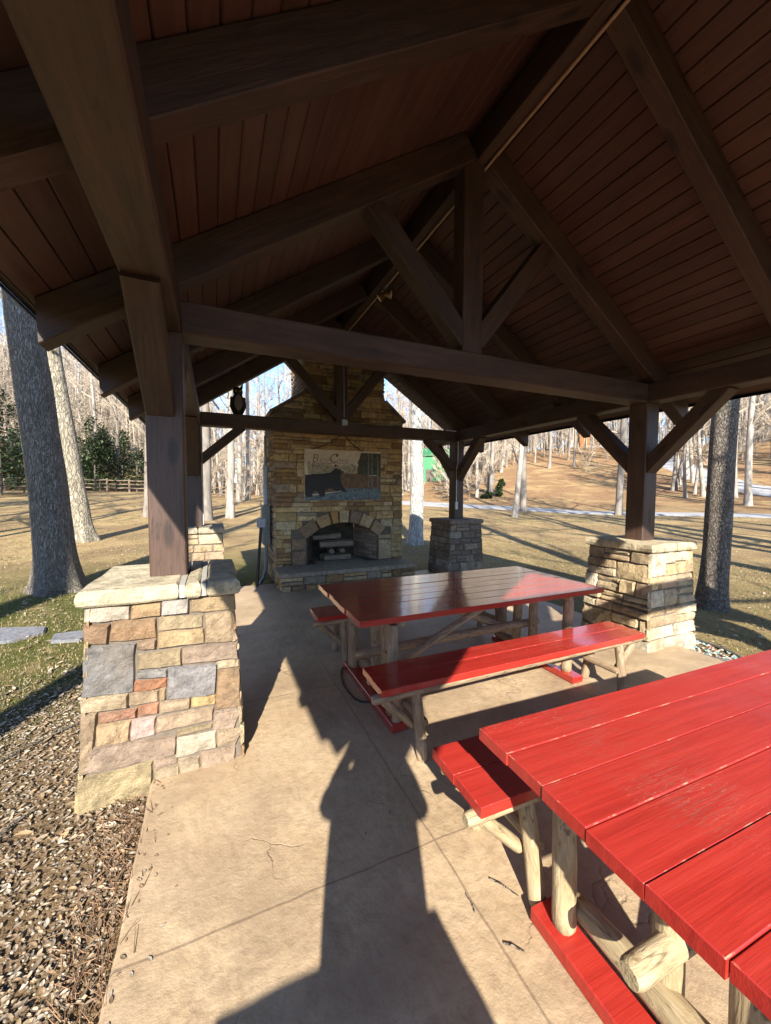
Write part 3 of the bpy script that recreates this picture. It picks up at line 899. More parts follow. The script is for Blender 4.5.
# firebox: splayed brick-lined sides, back and a curved throat
M_soot = mat_simple('sooty_firebrick', (.075,.062,.05), .95, 0, .4, 9, .5)
mb = MB()
rb = random.Random(5)
def brickwall(p0, p1, z0, z1, c):
    p0 = V(p0); p1 = V(p1); d = (p1-p0); L = d.length; d.normalize(); N = V((d.y, -d.x, 0))
    mb.add([p0+V((0,0,z0))-N*.006, p1+V((0,0,z0))-N*.006, p1+V((0,0,z1))-N*.006, p0+V((0,0,z1))-N*.006], [(0,1,2,3)], (.5,.45,.4), 0)
    z = z0; k = 0
    while z < z1:
        u = -.11*(k % 2)
        while u < L:
            a = max(0, u+.004); b = min(L, u+.216)
            if b > a+.02:
                s = rb.uniform(.65, 1.25)*c
                q = [p0+d*a+V((0,0,z+.004)), p0+d*b+V((0,0,z+.004)), p0+d*b+V((0,0,min(z1, z+.066))), p0+d*a+V((0,0,min(z1, z+.066)))]
                mb.add(q + [v - N*.02 for v in q], [(0,1,2,3),(0,4,5,1),(1,5,6,2),(2,6,7,3),(3,7,4,0)], (s, s*.93, s*.86))
            u += .22
        z += .07; k += 1
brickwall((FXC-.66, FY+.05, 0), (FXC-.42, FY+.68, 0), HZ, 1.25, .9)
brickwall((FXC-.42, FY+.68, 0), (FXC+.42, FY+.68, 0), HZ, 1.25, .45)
brickwall((FXC+.42, FY+.68, 0), (FXC+.66, FY+.05, 0), HZ, 1.25, 1.7)  # right wall: light falling on it is put into the lighter brick tone
mb.box((FXC-.655, FY+.045, 1.21), (FXC+.655, FY+.70, 1.24), (.35,.33,.3))
def mat_col(name, base, rough=.9, bump=.5):
    m, nt, bs = newmat(name); n = NT(nt)
    at = n.node('ShaderNodeAttribute', attribute_name='Col')
    f = n.noise(n.coord('World'), 24, 5, .65)
    c = n.mix(1.0, at.outputs['Color'], n.ramp(f, [(.3, tuple(x*.65 for x in base)), (.7, tuple(x*1.3 for x in base))]), 'MULTIPLY')
    n.link(c, bs.inputs['Base Color']); bs.inputs['Roughness'].default_value = rough
    n.bump(bs, f, bump, .01)
    return m
M_firebrick = mat_col('firebrick_lining', (.16,.125,.095))
mb.build('firebox', [M_firebrick], FP)
# raised hearth: slab on stone courses
mb = MB()
HX0, HX1, HY0 = 0.885, 3.24, 5.985
mb.box((HX0+.03, HY0+.03, -.02), (HX1-.03, FY-.0, HZ-.065), (1,1,1), 1)
coursed(mb, (0, HY0+.01, 0), (1,0,0), (0,0,1), (0,-1,0), lambda z: HX0+.01, lambda z: HX1-.01, -.02, HZ-.062, (.07,.12), (.16,.42), [shade(c, .95) for c in GOLD], rr, .03, .008, .012)
coursed(mb, (HX0+.01, FY, 0), (0,-1,0), (0,0,1), (-1,0,0), lambda z: 0, lambda z: FY-HY0-.01, -.02, HZ-.062, (.07,.12), (.16,.42), GOLD, rr, .03, .008, .012)
coursed(mb, (HX1-.01, HY0+.01, 0), (0,1,0), (0,0,1), (1,0,0), lambda z: 0, lambda z: FY-HY0-.01, -.02, HZ-.062, (.07,.12), (.16,.42), GOLD, rr, .03, .008, .012)
mb.build('hearth_base', [M_fstone, M_mortar_dark], FP)
mb = MB()
xs = [HX0-.01, 1.62, 2.52, HX1+.01]
for a, b in zip(xs[:-1], xs[1:]):
    c = shade((.40,.33,.235), rr.uniform(.9, 1.15))
    bmx = bmesh.new(); bmesh.ops.create_cube(bmx, size=1)
    x0, x1, y0, y1 = a+.004, b-.004, HY0-.012, FY+.66 if a > 1.5 and b < 2.6 else FY-.006
    for v in bmx.verts: v.co = V(((x0+x1)/2+v.co.x*(x1-x0), (y0+y1)/2+v.co.y*(y1-y0), HZ-.031+v.co.z*.06))
    bmesh.ops.subdivide_edges(bmx, edges=list(bmx.edges), cuts=6, use_grid_fill=True)
    for v in bmx.verts:
        v.co += V((noise.noise(v.co*8), noise.noise(v.co*8+V((3,3,3))), .25*noise.noise(v.co*6)))*.009
    mb.bm(bmx, c)
mb.build('hearth_slab', [mat_stone('bluish_hearth_slab', .8, (.98,1,1.0), .25)], FP)

# split firewood stacked in the firebox
M_split = mat_log('split_firewood', (.13,.09,.055), (.22,.165,.11), (.32,.26,.19))
def firewood(p0, p1, r, label, seed):
    p0 = V(p0); p1 = V(p1); d = (p1-p0); L = d.length; x = d.normalized(); up = V((0,0,1))
    y = up.cross(x).normalized(); z = x.cross(y)
    rq = random.Random(seed)
    prof = [(-1,-.55),(-.2,-.9),(.8,-.6),(1.0,.1),(.3,.75),(-.7,.5)]
    prof = [(a*r*rq.uniform(.85,1.1), b*r*rq.uniform(.85,1.1)) for a, b in prof]
    vs = []; fs = []; n = 7; N = len(prof)
    for i in range(n+1):
        for k, (a, b) in enumerate(prof):
            j = .12*r*noise.noise(V((i*.6, k*3.1, seed)))
            vs.append((0 if 0 else (a+j), (b+j), L*i/n))
    for i in range(n):
        for k in range(N): fs.append((i*N+k, i*N+(k+1)%N, (i+1)*N+(k+1)%N, (i+1)*N+k))
    fs += [tuple(range(N))[::-1], tuple(n*N+k for k in range(N))]
    mbq = MB(); mbq.add(vs, fs)
    o = bpy.data.objects.new('firewood_log', mbq.mesh('firewood_log', M_split)); col.objects.link(o)
    M = Matrix(((y.x, z.x, x.x, p0.x), (y.y, z.y, x.y, p0.y), (y.z, z.z, x.z, p0.z), (0,0,0,1)))
    place(o, M)
    tag(o, label, 'firewood', 'firewood in the firebox')
firewood((1.80, 6.86, HZ+.065), (2.30, 6.84, HZ+.065), .075, 'pale split log at the bottom of the firewood pile in the fireplace', 1)
firewood((1.76, 7.02, HZ+.06), (2.22, 7.05, HZ+.06), .07, 'split log behind the bottom front log in the firebox', 2)
firewood((1.92, 6.76, HZ+.185), (1.98, 7.16, HZ+.185), .055, 'short dark log lying crosswise in the middle of the firewood pile', 3)
firewood((2.14, 6.78, HZ+.185), (2.10, 7.16, HZ+.185), .055, 'second crosswise log in the firewood pile, on the right', 4)
firewood((1.72, 6.86, HZ+.31), (2.34, 6.84, HZ+.315), .075, 'long pale split log on top of the crosswise logs in the fireplace', 5)
firewood((1.62, 6.92, HZ+.425), (2.12, 6.86, HZ+.455), .06, 'topmost tilted split log of the firewood pile', 6)

# ------------------------------------------------------------------ painted sign hanging on the chimney
SX0, SX1, SZ0, SZ1 = 1.40, 2.80, 1.395, 2.265
SGY = FY-.032
SG = empty('painted_sign', ((SX0+SX1)/2, SGY, SZ0), 'painted wooden sign with black bear beside a stream, hung on the fireplace', 'sign')
def paint(name, c, rough=.6, var=.25, scale=9, c2=None):
    m, nt, bs = newmat(name); n = NT(nt)
    f = n.noise(n.coord('World', (1,1,1)), scale, 5, .65, .8)
    c2 = c2 or tuple(min(1, x*(1+var)) for x in c)
    n.link(n.ramp(f, [(.35, tuple(x*(1-var) for x in c)), (.65, c2)]), bs.inputs['Base Color'])
    bs.inputs['Roughness'].default_value = rough
    return m
def SP_(u, v, d): return (lerp(SX0, SX1, u), SGY - d, lerp(SZ0, SZ1, v))
mb = MB(); mb.box((SX0, SGY, SZ0), (SX1, SGY+.028, SZ1), None, 0, .003)
mb.build('board', [paint('cream_painted_board', (.62,.54,.40), .6, .12)], SG)
def panel(name, pix, d, mat):
    """outline measured on the sign: x 40..695, y 78..518"""
    pts = [((x-40)/655, 1-(y-82)/432) for x, y in pix]
    mbp = MB()
    n = len(pts)
    vs = [SP_(u, v, d) for u, v in pts] + [SP_(u, v, d-.0016) for u, v in pts]
    bmx = bmesh.new()
    fv = [bmx.verts.new(p) for p in vs[:n]]; bv = [bmx.verts.new(p) for p in vs[n:]]
    bmx.faces.new(fv)
    for i in range(n):
        bmx.faces.new((fv[i], bv[i], bv[(i+1)%n], fv[(i+1)%n]))
    bmesh.ops.recalc_face_normals(bmx, faces=list(bmx.faces))
    bmesh.ops.triangulate(bmx, faces=[f for f in bmx.faces if len(f.verts) > 4])
    mbp.bm(bmx)
    return mbp.build(name, [mat], SG)
panel('painted_bushes', [(70,292),(62,200),(80,182),(95,215),(112,188),(130,210),(150,190),(168,214),(190,196),(215,212),(240,196),(262,220),(300,205),(330,222),(372,205),(400,215),(430,200),(475,212),(478,292)], .0020, paint('olive_brush_paint', (.27,.24,.12), .6, .5, 34, (.54,.47,.33)))
panel('painted_bank', [(42,300),(330,285),(480,282),(600,300),(693,296),(693,430),(520,408),(400,412),(300,440),(42,470)], .0038, paint('brown_bank_paint', (.15,.085,.04), .6, .5, 14))
panel('painted_stream', [(42,516),(42,478),(150,470),(260,452),(330,440),(400,412),(520,408),(600,418),(640,402),(693,430),(693,512)], .0056, paint('blue_stream_paint', (.055,.085,.095), .5, .6, 20, (.17,.23,.245)))
panel('painted_tree', [(512,98),(692,98),(692,300),(640,290),(570,296),(480,286),(478,240),(492,200),(480,185),(500,150)], .0074, paint('dark_tree_paint', (.026,.034,.020), .6, .5, 16, (.085,.085,.045)))
for x in (575, 608, 660):
    panel('painted_trunk', [(x,104),(x+9,104),(x+12,402),(x-3,402)], .0092, paint('grey_trunk_paint', (.16,.145,.12), .6, .4, 20))
panel('painted_bear', [(44,440),(42,372),(50,322),(70,300),(110,292),(165,290),(215,284),(250,276),(266,262),(280,252),(288,240),(300,236),(308,246),(328,248),(338,258),(362,264),(368,274),(352,284),(336,292),(332,310),(336,345),(345,380),(362,408),(388,430),(384,442),(355,442),(330,432),(312,440),(290,436),(270,415),(240,412),(205,430),(205,470),(196,484),(165,486),(152,462),(140,432),(112,440),(100,462),(104,484),(60,488),(44,470)], .0110, paint('black_bear_paint', (.010,.009,.009), .55, .4, 25))
panel('painted_muzzle', [(340,262),(362,266),(366,273),(350,281),(338,276)], .0126, paint('tan_muzzle_paint', (.14,.085,.045)))
M_maroon = paint('maroon_letter_paint', (.10,.018,.018), .55)
def letters(txt, u, v, size, shear=.25, name='lettering', mat=M_maroon):
    cu = bpy.data.curves.new(name, 'FONT'); cu.body = txt; cu.size = size; cu.shear = shear
    cu.extrude = .0008; cu.resolution_u = 3; cu.offset = -.003
    t = bpy.data.objects.new('tmp', cu); col.objects.link(t)
    bpy.context.view_layer.update()
    me = bpy.data.meshes.new_from_object(t.evaluated_get(bpy.context.evaluated_depsgraph_get()))
    bpy.data.objects.remove(t); bpy.data.curves.remove(cu)
    me.materials.clear(); me.materials.append(mat)
    o = bpy.data.objects.new(name, me); col.objects.link(o)
    x, y, z = SP_(u, v, .0100)
    place(o, Matrix.Translation((x, y, z)) @ Matrix.Rotation(R(90), 4, 'X'), SG)
    return o
letters('B', .085, .745, .20); letters('ear', .175, .745, .145)
letters('C', .295, .745, .225); letters('ove', .395, .745, .145)
letters('~~~', .515, .748, .10)
mb = MB()
x0, y0, z0 = SP_(.085, .725, .0085); x1, y1, z1 = SP_(.62, .722, .0085)
mb.box((x0, y0, z0), (x1, y0+.001, z0+.006))
def dia(u, v, r):
    x, y, z = SP_(u, v, .0095)
    mb.add([(x-r,y,z),(x,y,z-r*1.3),(x+r,y,z),(x,y,z+r*1.1)], [(0,1,2,3)])
dia(.405, .885, .022); dia(.385, .69, .022)
mb.build('ornament', [M_maroon], SG)
mb = MB()
xl_, xr_, xp = 1.50, 2.48, 2.08
for xa, bow in ((xl_, -.05), (xr_, -.06)):
    pts = []
    for i in range(9):
        t = i/8
        pts.append((lerp(xa, xp, t), SGY+.012-.028*math.sin(math.pi*t), lerp(SZ1-.01, 2.56, t) + bow*math.sin(math.pi*t)))
    mb.tube(pts, [.009]*9, 6)
mb.lathe([(.0,-.03),(.012,-.03),(.012,.03),(0,.03)], (xp, SGY-.0, 2.565), 8, axis='y')
mb.build('hanging_rope', [mat_simple('dark_rope', (.09,.05,.03), .9, 0, .3, 60, .4)], SG)

# ------------------------------------------------------------------ electrical box, conduit and post beside the chimney
EB = empty('electrical_box', (CXL-.07, 7.05, 0), 'grey electrical box with conduit on the left side of the chimney', 'electrical box')
M_ebox = mat_simple('grey_green_enamel', (.20,.215,.195), .45, .1, .12, 8)
mb = MB(); mb.box((CXL-.145, 6.90, .62), (CXL-.022, 7.20, 1.30), None, 0, .008)
mb.box((CXL-.155, 6.89, 1.285), (CXL-.02, 7.21, 1.302), None, 0, .003)
mb.build('box', [M_ebox], EB)
mb = MB(); mb.box((CXL-.152, 6.93, .66), (CXL-.146, 7.17, 1.25), None, 0, .002)
mb.box((CXL-.165, 6.94, .93), (CXL-.150, 6.965, 1.0), None, 0, .003)
mb.build('door', [M_ebox], EB)
mb = MB(); mb.tube([(CXL-.085, 7.0, .63), (CXL-.085, 7.0, .35), (CXL-.095, 6.97, .20), (CXL-.15, 6.85, .06), (CXL-.27, 6.62, -.03), (CXL-.36, 6.45, -.05)], [.030]*6, 12)
mb.build('conduit', [mat_simple('blue_grey_conduit', (.22,.25,.28), .5, .2)], EB)
mb = MB()
mb.box((CXL-.115, 6.98, 1.30), (CXL-.045, 7.06, 2.0), None, 0, .015)
mb.tube([(CXL-.08, 7.02, 2.0), (CXL-.08, 7.02, 2.5)], [.02]*2, 10)
mb.build('riser', [mat_simple('pale_blue_grey_metal', (.38,.43,.48), .45, .2)], EB)
PO = empty('utility_post', (.62, 6.62, -.06), 'leaning black metal post topped by a small grey box beside the chimney', 'post')
mb = MB(); mb.tube([(.61, 6.60, -.08), (.70, 6.66, .98)], [.024,.024], 10); mb.build('pole', [mat_simple('black_painted_steel', (.012,.012,.013), .45)], PO)
mb = MB(); mb.box((.635, 6.60, .95), (.765, 6.74, 1.08), None, 0, .012); mb.box((.63, 6.595, 1.04), (.77, 6.745, 1.095), None, 0, .006)
mb.build('cap_box', [mat_simple('grey_plastic_box', (.30,.32,.36), .5)], PO)
mb = MB()
q = [V((.20, 5.98, -.02)), V((.50, 6.05, -.02)), V((.52, 6.32, -.0)), V((.30, 6.28, -.0))]
stone_quad(mb, q, (0,0,1), .05, (.40,.29,.19), .012, 3, .05, .02)
tag(mb.build('paving_stone', [M_stone]), 'tan flat stone lying by the foot of the grey conduit', 'stone')

# ------------------------------------------------------------------ owl decoy on the far tie beam
OZ = ZT+TH
OW = empty('owl_decoy', (.35, Y2, OZ), 'dark horned owl decoy perched on the far tie beam', 'owl')
mb = MB()
S = .90
prof = [(.0,0),(.075,.0),(.080,.03),(.070,.045),(.085,.09),(.100,.16),(.103,.21),(.095,.26),(.080,.29),(.078,.31),(.088,.34),(.088,.37),(.070,.40),(.03,.415),(0,.417)]
mb.lathe([(r*S*.86, h*S*1.1) for r, h in prof], (.35, Y2, OZ), 18)
for s in (-1, 1):
    c = V((.35+s*.045, Y2-.02, OZ+.435*S))
    mb.tube([c, c+V((s*.012, 0, .035)), c+V((s*.024, 0, .07))], [.022,.014,.003], 8)
    mb.tube([V((.35+s*.075, Y2+.02, OZ+.30*S)), V((.35+s*.082, Y2+.03, OZ+.15*S)), V((.35+s*.06, Y2+.06, OZ+.03))], [.03,.035,.01], 8)
mb.build('body', [mat_simple('dark_brown_plastic', (.018,.016,.014), .55, 0, .4, 40)], OW)
mb = MB()
mb.lathe([(0,.0),(.045,.004),(.055,.02),(.045,.03)], (.35, Y2-.082, OZ+.17), 14, axis='y')
vs=[]; 
mb2 = MB()
for i in range(12):
    a = 2*math.pi*i/12; vs.append((.35+.058*math.cos(a), Y2-.094+.03*abs(math.sin(a))*0, OZ+.17+.115*math.sin(a)))
mb2.add(vs + [(.35, Y2-.105, OZ+.17)], [(i, (i+1)%12, 12) for i in range(12)])
mb2.build('breast', [mat_simple('pale_owl_breast', (.17,.15,.125), .7, 0, .4, 50)], OW)
M_eye = mat_simple('yellow_eye', (.5,.33,.04), .3)
for s in (-1, 1):
    mb = MB(); mb.lathe([(0,-.004),(.012,-.002),(.012,.01)], (.35+s*.030, Y2-.072, OZ+.345), 10, axis='y')
    mb.build('eye', [M_eye], OW)
mb = MB(); mb.tube([(.35, Y2-.075, OZ+.31), (.35, Y2-.088, OZ+.29), (.35, Y2-.086, OZ+.27)], [.012,.010,.002], 6)
mb.build('beak', [mat_simple('dark_beak', (.05,.045,.04), .4)], OW)
# ------------------------------------------------------------------ rustic picnic tables and benches
def log(name, p0, p1, r0, r1, mat, parent, seed=0, knots=2, bend=0.0, chamfer=True):
    """round log, local Z along it, in the parent's local frame"""
    p0 = V(p0); p1 = V(p1); d = p1-p0; L = d.length; z = d.normalized()
    ref = V((0,0,1)) if abs(z.z) < .9 else V((1,0,0))
    x = ref.cross(z).normalized(); y = z.cross(x)
    mb = MB(); n = max(5, int(L/.05)); rq = random.Random(seed)
    pts = []; rs = []
    kn = [(rq.uniform(.15,.85), rq.uniform(0, 6.28)) for _ in range(knots)]
    N = 16
    vs = []; fs = []
    prof = [(0.0, .80), (.012/L, .97)] + [(.03/L + (1-.06/L)*i/n, 1.0) for i in range(n+1)] + [(1-.012/L, .97), (1.0, .80)]
    for (t, k) in prof:
        r = lerp(r0, r1, t)*k
        bx = bend*math.sin(math.pi*t); 
        for a in range(N):
            an = 2*math.pi*a/N
            q = V((math.cos(an), math.sin(an), 0))
            rr_ = r*(1 + .07*noise.noise(V((q.x*1.6, q.y*1.6, t*L*7 + seed*3.3))) + .03*noise.noise(V((q.x*5, q.y*5, t*L*12 + seed))))
            for kt, ka in kn:
                dd = ((t-kt)*L/.03)**2 + ((math.atan2(math.sin(an-ka), math.cos(an-ka)))/.5)**2
                rr_ += r*.18*math.exp(-dd)
            vs.append((q.x*rr_ + bx, q.y*rr_, t*L))
    P = len(prof)
    for i in range(P-1):
        for a in range(N): fs.append((i*N+a, i*N+(a+1)%N, (i+1)*N+(a+1)%N, (i+1)*N+a))
    mb.add(vs, fs, None, 0, True)
    mb.add(vs[:N], [tuple(range(N))[::-1]], None, 0); mb.add(vs[(P-1)*N:], [tuple(range(N))], None, 0)
    o = bpy.data.objects.new(name, mb.mesh(name, mat)); col.objects.link(o)
    o.parent = parent
    M = Matrix(((x.x,y.x,z.x,p0.x),(x.y,y.y,z.y,p0.y),(x.z,y.z,z.z,p0.z),(0,0,0,1)))
    o.rotation_mode = 'QUATERNION'; o.location = M.to_translation(); o.rotation_quaternion = M.to_quaternion()
    return o

def planks(name, L, W, nb, ztop, th, parent, mat, x0=0, y0=0, seed=1):
    mb = MB(); rq = random.Random(seed); bw = W/nb
    for i in range(nb):
        a = y0 + i*bw + .0012; b = y0 + (i+1)*bw - .0012
        xa = x0 + rq.uniform(-.006, .006); xb = x0 + L + rq.uniform(-.008, .008)
        dz = rq.uniform(-.0015, .0015); n = 16; c = .0022
        prof = [(a, -th), (b, -th), (b, -c), (b-c, 0), (a+c, 0), (a, -c)]
        mis = [0, 0, 1, 0, 1, 0]
        vs = []; N = 6
        xs = [xa, xa+c] + [lerp(xa+c, xb-c, k/n) for k in range(1, n)] + [xb-c, xb]
        for k, x in enumerate(xs):
            end = k in (0, len(xs)-1)
            for (py, pz) in prof:
                w = .0016*noise.noise(V((x*3, py*7, seed)))
                q = pz - (c if end and pz == 0 else 0)
                qy = py
                wz = .0022*noise.noise(V((x*1.3, i*7.7, seed+3))) if pz > -c*1.5 else 0
                vs.append((x, qy+w, ztop+dz+q+wz))
        for k in range(len(xs)-1):
            for j in range(N):
                mb.add([], [], None)
                f = (k*N+j, (k+1)*N+j, (k+1)*N+(j+1)%N, k*N+(j+1)%N)
                mi = mis[j]
                if k in (0, len(xs)-2) and j == 3: mi = 1
                mb.f.append([q + len(mb.v) for q in f]); mb.m.append(mi); mb.sm.append(False)
        b0 = len(mb.v); m_ = len(xs)-1
        mb.f.append([b0+q for q in range(N)][::-1]); mb.m.append(0); mb.sm.append(False)
        mb.f.append([b0+m_*N+q for q in range(N)]); mb.m.append(0); mb.sm.append(False)
        mb.v.extend(vs); mb.c.extend([(1,1,1)]*len(vs))
    o = mb.build(name, [mat, M_edge], parent, local=True)
    return o

def make_table(loc, rz, L, W, nb, label, mat, mlog, seed):
    """local frame: origin under the front-left corner of the top, x along the length, y across"""
    t = empty('picnic_table', loc, label, 'picnic table', 'red picnic tables under the pavilion', rz)
    th = .038; zt = .76
    planks('tabletop', L, W, nb, zt, th, t, mat, 0, 0, seed)
    for sx in (0, 1):
        X = .27 if sx == 0 else L-.27
        s = 1 if sx == 0 else -1
        # red foot runner
        mb = MB(); mb.box((X-.055, -.0, .004), (X+.055, W-.02, .058), None, 0, .005)
        ft = mb.build('foot_runner', [mat], t, local=True)
        ys = (.125, W*.40, W*.60, W-.115)
        for k, y in enumerate(ys):
            dx = s*(.0 if k in (0, 3) else .10)
            log('leg', (X+dx+rnd.uniform(-.01,.01), y, .057 if dx == 0 else .004), (X+dx*.8, y+rnd.uniform(-.012,.012), zt-th-.05), rnd.uniform(.038,.046), rnd.uniform(.036,.042), mlog, t, seed*10+k+sx*5, 2)
        log('cross_log', (X+s*.045, .05, zt-th-.026), (X+s*.045, W-.06, zt-th-.026), .026, .026, mlog, t, seed+31+sx, 1)
        log('brace_log', (X+s*.065, W-.10, .115), (X+s*.065, .14, .155), .034, .062, mlog, t, seed+41+sx, 2)
    log('stretcher', (.172, W*.575, .295), (L-.15, W*.55, .33), .035, .036, mlog, t, seed+51, 3, .012)
    log('diagonal_brace', (.38, W*.36, .24), (L*.66, W*.36, zt-th-.03), .030, .026, mlog, t, seed+52, 3, .02)
    log('diagonal_brace', (L-.38, W*.62, .24), (L*.34, W*.62, zt-th-.03), .030, .026, mlog, t, seed+53, 3, .02)
    return t

def make_bench(loc, rz, L, W, label, mat, mlog, seed):
    b = empty('bench', loc, label, 'bench', 'red benches at the picnic tables', rz)
    th = .04; zt = .46
    planks('seat', L, W, 2, zt, th, b, mat, 0, 0, seed)
    zu = zt-th
    for k, y in enumerate((.045, W-.05)):
        log('side_pole', (-.035 if k == 0 else .02, y, zu-.027), (L+.03, y+.005, zu-.027), .026, .022, mlog, b, seed+60+k, 3, .006)
    for sx in (0, 1):
        X = .24 if sx == 0 else L-.22
        s = 1 if sx == 0 else -1
        log('leg', (X+s*.02, -.00, .0), (X, .055, zu-.03), .033, .031, mlog, b, seed+70+sx, 2, .008)
        log('leg', (X+s*.01, W+.03, .0), (X, W-.06, zu-.03), .034, .030, mlog, b, seed+72+sx, 2, -.006)
        log('cross_log', (X+s*.05, .02, .20), (X+s*.05, W+.0, .19), .024, .022, mlog, b, seed+74+sx, 1)
        log('brace_log', (X-s*.20, .07, zu-.055), (X+s*.00, .075, .17), .026, .024, mlog, b, seed+76+sx, 1)
    return b

# far table (glossy, half in shade), its two benches, near table and its bench
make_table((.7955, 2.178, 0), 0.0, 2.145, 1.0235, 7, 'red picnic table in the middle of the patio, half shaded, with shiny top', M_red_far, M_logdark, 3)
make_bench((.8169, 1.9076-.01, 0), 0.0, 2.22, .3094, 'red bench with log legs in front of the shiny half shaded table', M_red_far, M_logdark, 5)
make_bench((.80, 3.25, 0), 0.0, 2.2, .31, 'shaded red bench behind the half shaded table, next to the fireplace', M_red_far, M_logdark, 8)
NR = -.0279
def near_local(x, y):      # near table corner at (.80,1.027) is its far-left corner
    c, s = math.cos(NR), math.sin(NR)
    return (.8027 + x*c - y*s, 1.0272 + x*s + y*c, 0)
make_table(near_local(0, -.9765), NR, 2.2, .9765, 7, 'bright red sunlit picnic table with scratched planks nearest the camera', M_red, M_log, 13)
make_bench(near_local(.02, .012), NR, 2.2, .345, 'red bench tucked under the far edge of the nearest sunlit table', M_red, M_log, 17)

# power cord beside the far table, twigs and leaves on the slab
mb = MB()
pts = []
for (x, y) in ((1.02,3.20),(.985,3.16),(.945,3.05),(.915,2.9),(.915,2.78),(.93,2.66),(.965,2.60),(1.02,2.575),(1.10,2.56)):
    pts.append((x, y, .011))
mb.tube(pts, [.007]*len(pts), 6)
tag(mb.build('power_cord', [mat_simple('black_rubber', (.012,.012,.012), .5)]), 'thin black cord curling on the patio beside the half shaded table', 'cord')
M_leaf = mat_col('dry_leaves', (1,1,1), .8, .3)
def leaf_shape(mb, x, y, z, s, rz, c, curl=.3, flat=False):
    vs = []
    pr = [(-1,0),(-.5,.38),(.1,.46),(.6,.28),(1.05,0),(.6,-.28),(.1,-.46),(-.5,-.38)]
    ca, sa = math.cos(rz), math.sin(rz)
    tx = rnd.uniform(-.5,.5)*(0 if flat else 1); ty = rnd.uniform(-.5,.5)*(0 if flat else 1)
    for (a, b) in pr:
        px = a*s; py = b*s
        pz = curl*s*(b*b*2 + .3*a*a) + tx*px*.6 + ty*py*.6
        vs.append((x + px*ca - py*sa, y + px*sa + py*ca, z + pz))
    vs.append((x, y, z - .0))
    mb.add(vs, [(i, (i+1) % 8, 8) for i in range(8)], c)
LEAFC = [(.26,.19,.115),(.33,.25,.165),(.20,.135,.075),(.38,.31,.22),(.29,.19,.10),(.16,.105,.06),(.42,.36,.275)]
mb = MB()
rl = random.Random(77)
for k in range(26):
    x = rl.uniform(-.3, 4.1); y = rl.uniform(.9, 4.4)
    leaf_shape(mb, x, y, .004, rl.uniform(.010, .022), rl.uniform(0, 6.3), rl.choice(LEAFC), .25, True)
tag(mb.build('scattered_leaves', [M_leaf]), 'few dry leaves scattered on the concrete patio', 'leaves', None, 'stuff')
def twig(p0, p1, r, label):
    mb = MB(); p0 = V(p0); p1 = V(p1)
    mb.tube([p0, p0.lerp(p1, .4)+V((.004, .002, .002)), p0.lerp(p1, .75)+V((-.004, 0, .004)), p1], [r, r*.9, r*.7, r*.4], 6)
    tag(mb.build('twig', [M_bark_dark]), label, 'twig', 'twigs lying on the patio')
twig((.98,1.18,.006), (1.04,1.08,.006), .003, 'short pale twig on the sunny patio left of the nearest bench')
twig((.88,.98,.006), (.93,.93,.006), .003, 'thin dark twig on the patio near the foot of the nearest table')
twig((.85,1.10,.006), (.86,1.17,.006), .003, 'small brown twig beside the patio joint near the camera')
